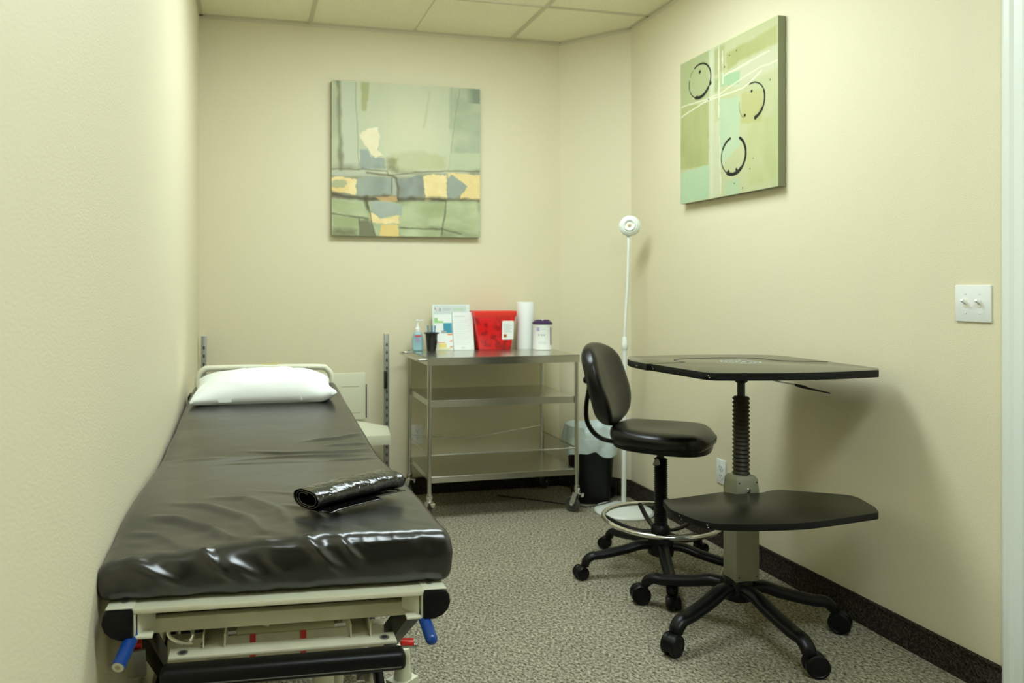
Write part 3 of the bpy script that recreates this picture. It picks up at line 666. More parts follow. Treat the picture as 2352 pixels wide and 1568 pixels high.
mb.tube([dl @ Vector(p) for p in ((-.015, -.03, .545), (-.025, -.035, .515), (-.03, -.035, .505))], .003, 8); lv = mesh_obj('height_lever', mb, 'black_pl', t)
mb = MB(); mb.prism([(-.048, .478), (-.040, .474), (-.018, .476), (-.015, .484), (-.022, .503), (-.030, .506)], -.004, .004, lambda x, z, y: tuple(dl @ Vector((x, -.036+y, z)))); mesh_obj('lever_paddle', mb, 'post_grey', lv, bevel=.002)

# ------------------------------------------------------------ steel cart
cx0, cx1, cy0, cy1 = .925, 1.777, 3.742, 4.250; ct = .861
t = thing('utility_cart', 'three shelf stainless steel utility cart against the back wall', 'cart', (cx0, cy0, 0)); wx, wy = cx1-cx0, cy1-cy0
def shelf(name, z, th, ins, edge=.0):
    mb = MB(); mb.box((wx/2, wy/2, z-.0015), (wx-2*ins, wy-2*ins, .003))
    for sx, sy, bx, by in ((wx/2, ins+.001, wx-2*ins, .002), (wx/2, wy-ins-.001, wx-2*ins, .002), (ins+.001, wy/2, .002, wy-2*ins), (wx-ins-.001, wy/2, .002, wy-2*ins)):
        mb.box((sx, sy, z-th/2), (bx, by, th))
    mesh_obj(name, mb, 'steel', t, bevel=.0008, seg=1)
shelf('top_shelf', ct, .040, .0); shelf('middle_shelf', .635, .036, .018); shelf('bottom_shelf', .237, .032, .018)
for lx, ly in ((.012, .012), (wx-.012, .012), (wx-.012, wy-.012), (.012, wy-.012)):
    mb = MB(); mb.tube([(lx, ly, .12), (lx, ly, ct-.038)], .0115, 16); mesh_obj('leg', mb, 'steel', t)
    mb = MB(); mb.lathe([(.008, .150), (.016, .150), (.017, .142), (.017, .128), (.014, .122), (.014, .105), (.006, .10)], (0, 0, 0), 18)
    for sy in (-.017, .017): mb.prism([(-.012, .112), (.014, .112), (.034, .052), (.032, .036), (.016, .036), (.004, .056)], sy-.0015, sy+.0015, lambda x, z, y: (x, y, z))
    mb.box((.002, 0, .110), (.030, .036, .004))
    mb.tube([(.025, -.020, .042), (.025, .020, .042)], .005, 10)
    mb.box((-.022, 0, .108), (.026, .020, .006)); mb.box((-.034, 0, .100), (.008, .022, .016))
    rot = {(True, True): 1.9, (False, True): 2.2, (False, False): .6, (True, False): 2.6}[(lx < .1, ly < .1)]
    cs = mesh_obj('caster', mb, 'chrome', t, (lx, ly, 0), (0, 0, rot), bevel=.0008, seg=1)
    w_ = MB(); w_.lathe([(.006, -.012), (.022, -.012), (.026, -.009), (.034, -.012), (.041, -.009), (.042, 0), (.041, .009), (.034, .012), (.026, .009), (.022, .012), (.006, .012)], (.025, 0, .042), 28, (0, 1, 0)); mesh_obj('wheel', w_, 'rubber_grey', cs)
zz = .352
for a_, b_ in (((.012, .012, zz), (wx-.012, .012, zz)), ((.012, .012, zz), (.012, wy-.012, zz)), ((wx-.012, .012, zz), (wx-.012, wy-.012, zz))):
    mb = MB(); mb.tube([a_, b_], .004, 10); mesh_obj('guard_rail', mb, 'steel', t)
mb = MB(); mb.tube(spline([(.012, wy-.012, zz+.012), (.20, wy-.012, zz-.01), (.42, wy-.014, zz-.018), (.62, wy-.012, zz+.01), (wx-.012, wy-.012, zz+.035)], 8), .004, 10); mesh_obj('guard_rail', mb, 'steel', t)
mb = MB(); mb.tube(spline([(.0, .03, ct-.012), (-.035, .032, ct-.012), (-.052, .05, ct-.012), (-.055, .12, ct-.012), (-.055, wy-.12, ct-.012), (-.052, wy-.05, ct-.012), (-.035, wy-.032, ct-.012), (.0, wy-.03, ct-.012)], 5), .0055, 12); mesh_obj('push_handle', mb, 'steel', t)

# ------------------------------------------------------------ things on the cart
def flat(mb, x0, x1, z0, z1, y): mb.box(((x0+x1)/2, y, (z0+z1)/2), (x1-x0, .0006, z1-z0)); return mb
t = thing('sanitizer_bottle', 'clear pump bottle of pale blue hand gel at the left of the cart top', 'bottle', (.970, 4.17, ct), -.1)
def gb(P, N):
    f = 1-.32*np.clip((P[:, 2]-.0)/.055, 0, 1)**1.6; P = P.copy(); P[:, 0] *= f; P[:, 1] *= f; return P
mb = grid_box((.066, .044, .110), (.016, .016, .010), (10, 8, 14), gb); mesh_obj('bottle_body', mb, 'gel', t, (0, 0, .055), smooth=60)
mb = MB(); mb.lathe([(.016, .108), (.016, .128), (.012, .131), (.006, .150), (.006, .168), (.010, .170), (.010, .178), (.003, .180)], (0, 0, 0), 18); pm = mesh_obj('pump', mb, 'plastic_white', t)
mb = MB(); mb.tube([(0, 0, .174), (.024, 0, .176), (.034, 0, .172)], .0042, 8); mesh_obj('nozzle', mb, 'plastic_white', pm)
mb = MB(); flat(mb, -.019, .019, .084, .092, -.0222); lb = mesh_obj('label_band', mb, 'red_ink', t, smooth=0)
mb = MB()
for k in range(4): flat(mb, -.016, .014-.003*k, .054+.007*k, .058+.007*k, -.0232)
mesh_obj('label_print', mb, 'lilac_ink', t, smooth=0)

t = thing('pen_cup', 'black translucent pen cup beside the gel bottle', 'cup', (1.040, 4.118, ct))
mb = MB(); mb.lathe([(.0, .002), (.026, .002), (.035, .100), (.044, .102), (.044, .108), (.034, .108), (.024, .006), (.0, .006)], (0, 0, 0), 28, close=False); mesh_obj('cup_body', mb, 'smoke', t)
mb = MB()
for q in range(5):
    a_ = math.radians(215+q*28); mb.bar((math.cos(a_)*.0285, math.sin(a_)*.0285, .015), (math.cos(a_)*.0335, math.sin(a_)*.0335, .07), .006, .0008)
mesh_obj('cup_highlight_rib', mb, 'dark_metal', t)
for i, (x, y, tx) in enumerate(((-.016, .004, -.012), (.006, .010, .004), (.018, -.002, .012))):
    p = thing('pen', ['thin blue pen leaning left in the black cup', 'thin blue pen standing in the middle of the black cup', 'thin blue pen leaning right in the black cup'][i], 'pen', (1.040+x*.5, 4.118+y, ct+.008), 0, 'pens in the black cup')
    mb = MB(); mb.tube([(0, 0, 0), (tx*.9, 0, .120)], .0033, 10); mesh_obj('barrel', mb, 'pen', p)
    mb = MB(); mb.tube([(tx*.9, 0, .119), (tx*1.0, 0, .140)], [.0038, .0034], 10); mesh_obj('cap', mb, 'pen', p)

# brochure board and note pad leaning in front of the wall
Rt = Matrix.Rotation(math.radians(-9), 4, 'X')
def lean(parent, name, build, m, dy=0):
    mb = MB(); build(mb); mb.v = [tuple(Rt @ Vector(v)) for v in mb.v]; return mesh_obj(name, mb, m, parent, smooth=0)
t = thing('brochure_board', 'upright brochure display card with colourful left panel on the cart', 'brochure', (1.066, 4.165, ct))
wB, hB = .228, .268
lean(t, 'backing_card', lambda m_: m_.box((wB/2, .004, hB/2), (wB, .004, hB)), 'header')
def f(m_): flat(m_, .010, .205, .215, .262, .0012)
lean(t, 'header_panel', f, 'pale_ink')
def f(m_): m_.box((.062, .001, .106), (.110, .003, .205))
br = lean(t, 'brochure_panel', f, 'paper')
for nm, mm, rs in (('logo_mark', 'red_ink', [(.014, .020, .240, .249), (.022, .026, .232, .237)]), ('header_text', 'grey_ink', [(.040, .052, .228, .247), (.062, .115, .243, .246), (.062, .100, .234, .237)]),
                   ('header_text_green', 'green_ink', [(.125, .200, .243, .246), (.125, .190, .234, .237)]),
                   ('leaf_picture', 'green_ink', [(.008, .030, .172, .190), (.010, .062, .160, .172)]), ('teal_picture', 'teal', [(.062, .114, .112, .160), (.080, .114, .100, .112)]),
                   ('dark_picture', 'grey_ink', [(.048, .080, .100, .116)]), ('orange_picture', 'orange_ink', [(.085, .114, .088, .096)]), ('orange_picture', 'orange_ink', [(.098, .114, .052, .058)]), ('orange_picture', 'orange_ink', [(.010, .070, .044, .048)]), ('orange_picture', 'orange_ink', [(.098, .114, .016, .022)]),
                   ('yellow_picture', 'yellow_ink', [(.028, .078, .016, .040), (.020, .1, .006, .012)])):
    def f(m_, rs=rs, nm=nm):
        for x0, x1, z0, z1 in rs: flat(m_, x0, x1, z0, z1, .0008 if nm in ('logo_mark', 'header_text', 'header_text_green') else -.0008)
    lean(t, nm, f, mm)
t = thing('note_pad', 'white printed pad leaning on the right half of the brochure board', 'note pad', (1.182, 4.152, ct))
lean(t, 'pad_block', lambda m_: m_.box((.062, .003, .112), (.122, .009, .222)), 'paper')
def f(m_):
    flat(m_, .010, .075, .196, .201, -.0018)
    for k in range(14): flat(m_, .010, .105-.02*(k % 3), .175-.011*k, .1765-.011*k, -.0018)
    flat(m_, .045, .070, .010, .018, -.0018)
lean(t, 'printed_lines', f, 'pale_ink')

t = thing('sharps_container', 'red plastic sharps container with a white hazard label', 'container', (1.428, 4.175, ct))
vs = []
for z, w_, d_ in ((0, .196, .085), (.195, .246, .105), (.200, .258, .110), (.228, .262, .112)):
    vs.append([(-w_/2, -d_/2, z), (w_/2, -d_/2, z), (w_/2, d_/2, z), (-w_/2, d_/2, z)])
def loft(rows):
    mb = MB(); v = sum(rows, []); n = len(rows[0]); fs = [tuple(range(n))[::-1]]
    for i in range(len(rows)-1):
        for k in range(n): fs.append((i*n+k, i*n+(k+1) % n, (i+1)*n+(k+1) % n, (i+1)*n+k))
    fs.append(tuple((len(rows)-1)*n+k for k in range(n))); return mb.add(v, fs)
mesh_obj('container_body', loft(vs[:2]), 'sharps', t, bevel=.006)
mesh_obj('lid', loft([[(x, y, z-.004) for x, y, z in vs[1]], vs[2], vs[3]]), 'sharps_lid', t, bevel=.004)
Rl = lambda x, z, o: (x, -.0425-.010*(z/.195)-o, z)
mb = MB(); mb.prism(smooth_poly([(.040, .060), (.110, .060), (.113, .170), (.040, .170)], .008), 0, .0008, lambda x, z, o: Rl(x, z, o)); lb = mesh_obj('label_sticker', mb, 'paper', t, smooth=0)
mb = MB(); mb.prism([(.050, .072), (.069, .072), (.069, .092), (.050, .092)], .0009, .0013, lambda x, z, o: Rl(x, z, o)); hz = mesh_obj('hazard_square', mb, 'orange_ink', lb, smooth=0)
mb = MB(); mb.prism([(.0595+.006*math.cos(q), .082+.006*math.sin(q)) for q in np.linspace(0, 2*PI, 13)[:-1]], .0014, .0017, lambda x, z, o: Rl(x, z, o)); mesh_obj('hazard_mark', mb, 'black_ink', lb, smooth=0)
mb = MB()
for k in range(6): mb.prism([(.050, .105+.009*k), (.098-.012*(k % 2), .105+.009*k), (.098-.012*(k % 2), .107+.009*k), (.050, .107+.009*k)], .0009, .0012, lambda x, z, o: Rl(x, z, o))
mesh_obj('label_print', mb, 'grey_ink', lb, smooth=0)

t = thing('paper_towel_roll', 'tall white paper roll standing behind the wipes canister', 'paper roll', (1.637, 4.190, ct))
mb = MB(); mb.lathe([(.019, 0), (.050, 0), (.052, .003), (.052, .275), (.050, .278), (.019, .278)], (0, 0, 0), 40); ob = mesh_obj('paper_winding', mb, 'paper', t)
mb = MB(); mb.lathe([(.0185, .002), (.0195, .002), (.0195, .2785), (.0185, .2785)], (0, 0, 0), 24, close=False); mesh_obj('cardboard_core', mb, 'cream', t)

t = thing('wipes_canister', 'white wipes canister with a dark purple lid and label', 'canister', (1.704, 4.090, ct), -.25)
mb = MB(); mb.lathe([(.052, 0), (.057, .003), (.057, .012), (.0555, .016), (.0555, .140), (.057, .144), (.057, .150)], (0, 0, 0), 44); mesh_obj('canister_body', mb, 'plastic_white', t)
mb = MB(); mb.lathe([(.0585, .150), (.0595, .153), (.0585, .160), (.050, .166), (.042, .173), (.015, .172)], (0, 0, 0), 44); ld = mesh_obj('lid', mb, 'purple', t)
mb = MB(); mb.lathe([(.006, .170), (.006, .176), (.003, .178)], (-.002, -.02, 0), 14); mesh_obj('dispenser_tip', mb, 'plastic_white', ld)
mb = MB(); mb.box((-.02, -.01, .172), (.03, .03, .010)); mb.box((.022, -.01, .172), (.03, .03, .010)); mesh_obj('lid_flap', mb, 'purple', ld, bevel=.003)
def wrap(mb, a0, a1, z0, z1, r=.0562):
    n = 6
    for k in range(n):
        p, q = [math.radians(a0+(a1-a0)*(k+e)/n) for e in (0, 1)]
        mb.add([(r*math.cos(p), r*math.sin(p), z0), (r*math.cos(q), r*math.sin(q), z0), (r*math.cos(q), r*math.sin(q), z1), (r*math.cos(p), r*math.sin(p), z1)], [(0, 1, 2, 3)])
    return mb
mesh_obj('brand_mark', wrap(MB(), 226, 246, .112, .132), 'lilac_ink', t, smooth=0)
mb = MB(); wrap(mb, 318, 330, .030, .134); mesh_obj('purple_strip', mb, 'purple', t, smooth=0)
mb = MB(); wrap(mb, 252, 282, .120, .126); wrap(mb, 240, 285, .046, .049); wrap(mb, 240, 290, .038, .041); mesh_obj('label_print', mb, 'pale_ink', t, smooth=0)
mb = MB()
for a_ in (238, 254, 270): wrap(mb, a_, a_+8, .084, .094)
mesh_obj('label_figures', mb, 'grey_ink', t, smooth=0)

# ------------------------------------------------------------ trash can
t = thing('trash_can', 'black plastic trash can with a pale liner bag in the corner', 'trash can', (1.945, 3.955, 0))
def rr(w_, d_, z, n=36, p=3.2, wob=0, sd=0, out=0):
    L = []
    for k in range(n):
        q = 2*PI*k/n; c, s = math.cos(q), math.sin(q); f_ = (abs(c)**p+abs(s)**p)**(-1/p); w0 = wob*(math.sin(q*7+sd)+.6*math.sin(q*13+2*sd))
        L.append(((w_/2+w0+out)*f_*c, (d_/2+w0+out)*f_*s, z+w0*.8))
    return L
rows = [rr(.20, .17, 0), rr(.21, .18, .02), rr(.265, .225, .40), rr(.275, .235, .405), rr(.275, .235, .42)]
lb_ = loft(rows); lb_.f.pop()
mesh_obj('bin_body', lb_, 'black_rubber', t, rot=(0, 0, -.15), smooth=50)
rows = [rr(.283, .243, .425-.035*min(i, 99), 72, wob=.0055 if i else .002, sd=i*.55, out=[.0, .006, .008, .006, .002][i]) for i in range(5)]
rows[0] = rr(.278, .238, .438, 72, wob=.002)
lo_ = [(x, y, z+.014*math.sin(3*math.atan2(y, x)+1)+.008*math.sin(7*math.atan2(y, x))) for x, y, z in rows[4]]
rows[4] = lo_
mb = MB(); v = sum([rr(.18, .15, .06, 72), rr(.235, .195, .36, 72), rr(.262, .222, .437, 72, wob=.001)]+rows, []); n = 72; fs = []
for i in range(7):
    for k in range(n): fs.append((i*n+k, i*n+(k+1) % n, (i+1)*n+(k+1) % n, (i+1)*n+k))
mb.add(v, fs); mesh_obj('liner_bag', mb, 'liner', t, rot=(0, 0, -.15), smooth=80)

# ------------------------------------------------------------ floor lamp
t = thing('floor_lamp', 'white gooseneck exam floor lamp with round base in the corner', 'floor lamp', (2.012, 3.692, 0))
mb = MB(); mb.lathe([(.155, 0), (.158, .010), (.150, .020), (.10, .030), (.03, .036), (.016, .040)], (0, 0, 0), 56); mesh_obj('base', mb, 'lamp_white', t)
mb = MB(); mb.tube([(0, 0, .03), (.006, 0, .90)], .0125, 16); mesh_obj('pole', mb, 'lamp_white', t)
mb = MB(); mb.lathe([(.013, .885), (.0165, .890), (.0165, .925), (.014, .93), (.014, .95), (.010, .957)], (.006, 0, 0), 18); mesh_obj('collar', mb, 'lamp_white', t)
mb = MB(); mb.tube(spline([(.006, 0, .95), (.010, 0, 1.05), (.020, 0, 1.2), (.026, .0, 1.35), (.030, 0, 1.47), (.033, .01, 1.50)], 6), .0075, 12); mesh_obj('gooseneck', mb, 'lamp_white', t)
ax = Vector((-.55, -.85, .10)).normalized(); hc = Vector((.036, .0, 1.563))
mb = MB(); mb.lathe([(.010, .0245), (.022, .025), (.024, .032), (.030, .034), (.033, .026), (.042, .024), (.044, .018), (.050, .016), (.052, .008), (.056, .004), (.057, -.008), (.050, -.03), (.030, -.05), (.012, -.055)], hc, 40, ax); hd = mesh_obj('lamp_head', mb, 'lamp_white', t, smooth=30)
mb = MB(); mb.lathe([(.009, .020), (.009, .029), (.004, .032)], hc, 16, ax); mesh_obj('bulb', mb, 'bulb', hd)
mb = MB(); mb.tube([hc-Vector((0, -.02, .045)), (.033, .01, 1.50)], .009, 12); mesh_obj('head_joint', mb, 'lamp_white', hd)
mb = MB(); mb.tube(spline([(2.14, 3.80, .006), (2.07, 3.84, .008), (1.99, 3.800, .030), (1.93, 3.765, .034), (1.86, 3.80, .012), (1.82, 3.85, .005), (1.70, 3.95, .005), (1.45, 4.15, .005)], 8), .003, 8)
mb.v = [(x-2.012, y-3.692, z) for x, y, z in mb.v]; pcd = mesh_obj('power_cord', mb, 'cable', t); pcd['label'] = 'thin black power cord'
t = thing('power_adapter', 'small black plug adapter on the floor behind the lamp', 'adapter', (2.085, 3.985, 0), .7)
mb = MB(); mb.box((0, 0, .03), (.05, .035, .06)); mesh_obj('adapter_body', mb, 'black_pl', t, bevel=.004)
mb = MB(); mb.tube(spline([(0, 0, .058), (-.01, -.01, .10), (.02, -.03, .05), (.05, -.06, .006)], 6), .0025, 8); mesh_obj('adapter_lead', mb, 'cable', t)

# ------------------------------------------------------------ equipment frame behind the bed head
t = thing('equipment_frame', 'slotted grey post frame with cream tray behind the bed head', 'equipment frame', (-.217, 4.19, 0))
for x, h_ in ((0, .965), (1.008, .962)):
    mb = MB(); mb.box((x, 0, h_/2), (.028, .028, h_)); ps = mesh_obj('post', mb, 'post_grey', t, bevel=.002)
    mb = MB(); z = .18
    while z < h_-.04: mb.box((x, -.0145, z), (.009, .001, .018)); z += .045
    mesh_obj('slot_row', mb, 'black_ink', ps)
    mb = MB(); mb.box((x, 0, h_+.001), (.030, .030, .006)); mesh_obj('post_cap', mb, 'pale_cream', ps)
mb = MB(); mb.box((1.0, -.018, .70), (.020, .012, .10)); mb.tube([(1.0, -.03, .73), (1.0, -.03, .67)], .006, 8); mesh_obj('post_clamp', mb, 'dark_metal', t, bevel=.002)
mb = MB(); mb.bar((0, .0, .12), (1.008, .0, .12), .03, .03); mesh_obj('lower_rail', mb, 'post_grey', t)
for x in (0, 1.008):
    mb = MB(); mb.bar((x, .05, .015), (x, -.16, .015), .03, .03); mesh_obj('foot', mb, 'post_grey', t, bevel=.003)
mb = MB(); v = [(.30, -.10, .400), (1.014, -.10, .400), (1.014, -.016, .435), (.80, .01, .478), (.30, .01, .478)]
mb.add(v+[(x, y, z-.056 if i < 2 else z-.02) for i, (x, y, z) in enumerate(v)], [(0, 1, 2, 3, 4), (9, 8, 7, 6, 5)]+[(i, 5+i, 5+(i+1) % 5, (i+1) % 5) for i in range(5)])
mesh_obj('tray', mb, 'pale_cream', t, bevel=.003)
mb = MB(); mb.box((.60, .0, .610), (.575, .012, .265)); pn = mesh_obj('back_panel', mb, 'pale_cream', t, bevel=.004)
mb = MB(); mb.box((.80, -.0065, .665), (.10, .001, .003)); mb.box((.80, -.0065, .515), (.12, .001, .003)); mesh_obj('panel_groove', mb, 'olive_tube', pn)
mb = MB(); mb.box((.892, .004, .58), (.006, .01, .19)); mesh_obj('panel_edge_strip', mb, 'dark_metal', t)

# ------------------------------------------------------------ treatment bed  (local: x lateral from bed centre, y along the bed from its foot)
BX, BY = .068, 1.34
bed = thing('treatment_bed', 'hydraulic treatment bed on cream frame with black vinyl mattress', 'treatment bed', (BX, BY, 0), -.012)
def roll(p):     # slight twist at the foot end
    x, y, z = p; return (x, y, z-.024*x*max(0, 1-y/1.2))
def bpart(name, mb, m, parent=bed, **k):
    mb.v = [roll(v) for v in mb.v]; return mesh_obj(name, mb, m, parent, **k)
ML, MW, MT = 2.06, .628, .098       # mattress
def topz(y):  # y from the mattress foot
    return np.interp(y, [0, .25, .55, .85, 1.25, 2.06], [.778, .772, .752, .734, .748, .792])
FOLDS = []
def fold(pts, w_, a_):
    fr_ = any(z < .766 for _, _, z in pts) and all(y < 1.45 for _, y, _ in pts)
    FOLDS.append(([(x-BX, y-BY, z) for x, y, z in pts], w_, a_, np.array((1, .25, 1) if fr_ else (1, 1, .2))))
F0 = 1.366                            # world y of the front face
# front face diagonals
fold([(-.098, F0+.03, .79), (-.075, F0, .765), (-.045, F0, .735), (-.006, F0, .705)], .0085, .0085)
fold([(-.050, F0, .752), (-.01, F0, .735), (.035, F0, .71)], .0085, .0085)
fold([(.09, F0+.04, .79), (.120, F0, .765), (.15, F0, .735), (.185, F0, .712)], .0085, .0085)
fold([(.16, F0+.03, .785), (.185, F0, .755), (.215, F0, .725)], .006, .009)
fold([(-.235, F0, .762), (-.19, F0, .750), (-.13, F0, .722), (-.10, F0, .705)], .0085, .0085)
fold([(.03, F0, .755), (.06, F0, .73), (.08, F0, .71)], .006, .003)
for i in range(9): fold([(.10+.028*i, F0+.02, .785), (.108+.028*i, F0, .765-.01*(i % 3))], .004, .0022)
fold([(-.05, F0-.001, .768), (.1, F0-.001, .760), (.25, F0-.001, .764), (.36, F0-.001, .770)], .003, .0015)
# top front fan
for pts, w_, a_ in (([(-.20, 1.60, .77), (-.13, 1.55, .77), (-.06, 1.47, .77), (-.02, 1.39, .772)], .012, .009), ([(-.17, 1.68, .77), (-.08, 1.62, .77), (.0, 1.52, .77), (.04, 1.40, .772)], .012, .007),
                    ([(-.10, 1.70, .77), (-.0, 1.66, .77), (.06, 1.56, .77), (.085, 1.46, .772)], .012, .006), ([(-.22, 1.52, .77), (-.16, 1.48, .77), (-.11, 1.40, .772)], .010, .005),
                    ([(.06, 1.60, .77), (.13, 1.54, .77), (.16, 1.42, .772)], .008, .0035), ([(.0, 1.74, .77), (.10, 1.68, .77), (.17, 1.55, .77), (.19, 1.42, .772)], .007, .0025)):
    fold(pts, w_, a_)
# bend wrinkles
for pts, w_, a_ in (([(-.02, 2.28, .735), (.10, 2.23, .733), (.25, 2.22, .733), (.375, 2.27, .735)], .012, .006), ([(-.05, 2.15, .734), (.10, 2.17, .733), (.25, 2.16, .733), (.36, 2.19, .733)], .011, .006),
                    ([(.16, 2.36, .737), (.28, 2.40, .738), (.37, 2.47, .74)], .012, .006), ([(-.10, 2.10, .733), (.05, 2.08, .733), (.20, 2.08, .733)], .010, .003), ([(.20, 2.09, .733), (.30, 2.10, .733), (.38, 2.12, .733)], .010, .004),
                    ([(.22, 2.30, .735), (.38, 2.34, .736)], .010, .004), ([(-.22, 2.20, .734), (-.05, 2.21, .734)], .016, .003)):
    fold(pts, w_, a_)
def matt_warp(P, N):
    x, y, z = P[:, 0].copy(), P[:, 1].copy()+ML/2, P[:, 2].copy()
    zt = topz(y)
    Z = zt-MT/2+z
    sag = np.clip((.10-x)/(MW/2+.10), 0, 1)**1.3*np.exp(-(y/.30)**2)
    Z -= .030*sag*np.clip(z/(MT/2)*.5+.5, 0, 1)
    crown = .006*np.cos(np.clip(x/(MW/2), -1, 1)*PI/2)*np.sin(np.clip(y/ML, 0, 1)*PI)**.3
    Z += np.where(z > 0, crown*(z/(MT/2)), 0)
    belly = .010*np.cos(np.clip(z/(MT/2), -1, 1)*PI/2)
    Y = y-belly*(y < .05)+(F0-BY)
    X = x+belly*.5*np.sign(x)*(np.abs(x) > MW/2-.03)
    Q = np.stack([X, Y, Z-.024*X*np.clip(1-Y/1.2, 0, 1)*0], 1)
    d = np.zeros(len(Q))
    for pts, w_, a_, sc in FOLDS: d += ridge(Q*sc, [np.array(p)*sc for p in pts], w_, a_)*((Y < .10+F0-BY) & (N[:, 1] < -.3) if sc[1] < 1 else (N[:, 2] > .3))
    d += vnoise(Q, 7, 3)*.0028+vnoise(Q, 26, 5)*.0006
    front = np.clip(1-(Y-(F0-BY))/.25, 0, 1)
    U = np.stack([X*.6+Z*2.2, Y*2.0+X*1.2, Z*0+X], 1); d += front*vnoise(U, 22, 8)*.0035
    return Q+N*d[:, None]
mb = grid_box((MW, ML, MT), (.018, .018, .020), (110, 300, 26), matt_warp)
mt = bpart('mattress', mb, 'vinyl', smooth=80)
# deck panels
def deck_z(y): return float(topz(y-.03))-MT-.002
mb = MB(); ys = [0, .5, .9, 1.3, 2.04]
for a_, b_ in zip(ys[:-1], ys[1:]):
    z0, z1 = deck_z(max(a_, .0)), deck_z(b_)
    v = [(-.255, a_, z0), (.255, a_, z0), (.255, b_, z1), (-.255, b_, z1)]
    mb.add(v+[(x, y, z-.008) for x, y, z in v], [(0, 1, 2, 3), (7, 6, 5, 4), (0, 4, 5, 1), (1, 5, 6, 2), (2, 6, 7, 3), (3, 7, 4, 0)])
bpart('deck_panel', mb, 'pale_cream', smooth=0)
mb = MB(); mb.box((0, .002, .673), (.512, .006, .009)); bpart('deck_lip', mb, 'cream_dirty', bevel=.0015)
mb = MB(); mb.box((0, .060, .625), (.525, .02, .026)); bpart('front_beam', mb, 'cream_dirty', bevel=.002)
for sg in (-1, 1):
    # side rail running the length of the bed
    mb = MB()
    for a_, b_ in zip(ys[:-1], ys[1:]):
        a2 = max(a_, .03); mb.bar((sg*.272, a2, deck_z(a_)-.022), (sg*.272, b_, deck_z(b_)-.022), .030, .040)
    bpart('side_rail', mb, 'black_pl' if sg > 0 else 'cream_dirty')
    mb = MB(); mb.prism([(sg*.254, .004), (sg*.300, .004), (sg*.298, .05), (sg*.254, .05)], .676, .6785); cb = bpart('corner_plate', mb, 'cream', bevel=.001)
    mb = MB(); mb.lathe([(.006, 0), (.006, .0012), (.003, .002)], roll((sg*.272, .03, .6785)), 14); mesh_obj('rivet', mb, 'post_grey', cb)
    pr_ = [(.254, .677), (.296, .677), (.303, .670), (.305, .655), (.300, .642), (.290, .632), (.275, .626), (.254, .625)]
    mb = MB(); mb.prism([(sg*x, z) for x, z in pr_], -.006, .055, lambda x, z, y: (x, y, z)); bpart('corner_bumper', mb, 'black_rubber', bevel=.003)
    mb = MB(); mb.box((sg*.2525, .03, .650), (.003, .06, .048)); mb.box((sg*.238, .01, .628), (.030, .02, .005)); mb.box((sg*.236, .03, .650), (.002, .05, .046), Matrix.Rotation(sg*.5, 3, 'Z')); bpart('end_bracket', mb, 'cream', bevel=.001)
# foot push bar
mb = MB(); mb.box((.004, .025, .583), (.404, .036, .006)); mb.box((-.122, .085, .583), (.034, .10, .006)); mb.box((.142, .085, .583), (.034, .10, .006))
mb.prism([(-.10, .1), (-.145, .1), (-.139, .04), (-.105, .04)], .575, .5859); 
fp = bpart('foot_plate', mb, 'cream_dirty', bevel=.0012)
for x in (-.175, .185):
    mb = MB(); mb.lathe([(.0055, 0), (.009, 0), (.009, .0012), (.0055, .0012)], roll((x, .022, .5862)), 20, close=False); rg = mesh_obj('bolt_ring', mb, 'post_grey', fp)
    mb = MB(); mb.lathe([(.006, 0), (.006, .0006)], roll((x, .022, .5862)), 18); mesh_obj('bolt_hole', mb, 'black_ink', fp)
for x in (-.122, .142):
    for q in (-.0185, .0185):
        mb = MB(); mb.box((x+q, .075, .596), (.002, .09, .030)); bpart('strut_flange', mb, 'cream_dirty')
mb = MB(); mb.box((.004, -.016, .566), (.424, .040, .034)); bb = bpart('push_bumper', mb, 'black_rubber', bevel=.011, seg=4, smooth=50)
mb = MB(); mb.box((.006, -.0363, .5590), (.40, .001, .0012)); bpart('bumper_seam', mb, 'post_grey', bb)
# blue release handles
for sg, p in ((-1, [(-.253, .03, .634), (-.271, -.045, .602)]), (1, [(.256, .03, .632), (.262, -.030, .603)])):
    mb = MB(); mb.tube([p[0], p[1]], .0115, 20, round_end=(sg > 0)); hg = bpart('release_handle', mb, 'blue'); hg['label'] = 'blue rubber release handle grip'
    if sg < 0:
        d = (Vector(p[1])-Vector(p[0])).normalized(); mb = MB(); mb.lathe([(.0045, .0008), (.0098, .0008), (.0098, -.002), (.0045, -.002)], roll(p[1]), 22, d); mesh_obj('handle_end_disc', mb, 'cream', hg)
        mb = MB(); mb.lathe([(.0045, .0002), (.0045, .0012)], roll(p[1]), 16, d); mesh_obj('handle_hole', mb, 'olive_tube', hg)
mb = MB(); mb.tube(spline([(.262, .04, .630), (.235, .07, .620), (.20, .09, .616), (.165, .11, .598), (.14, .14, .585)], 6), .0065, 12); bpart('handle_rod', mb, 'cream')
mb = MB(); mb.tube(spline([(-.262, .04, .634), (-.235, .08, .622), (-.20, .11, .612), (-.15, .14, .60)], 6), .0065, 12); bpart('handle_rod', mb, 'cream')
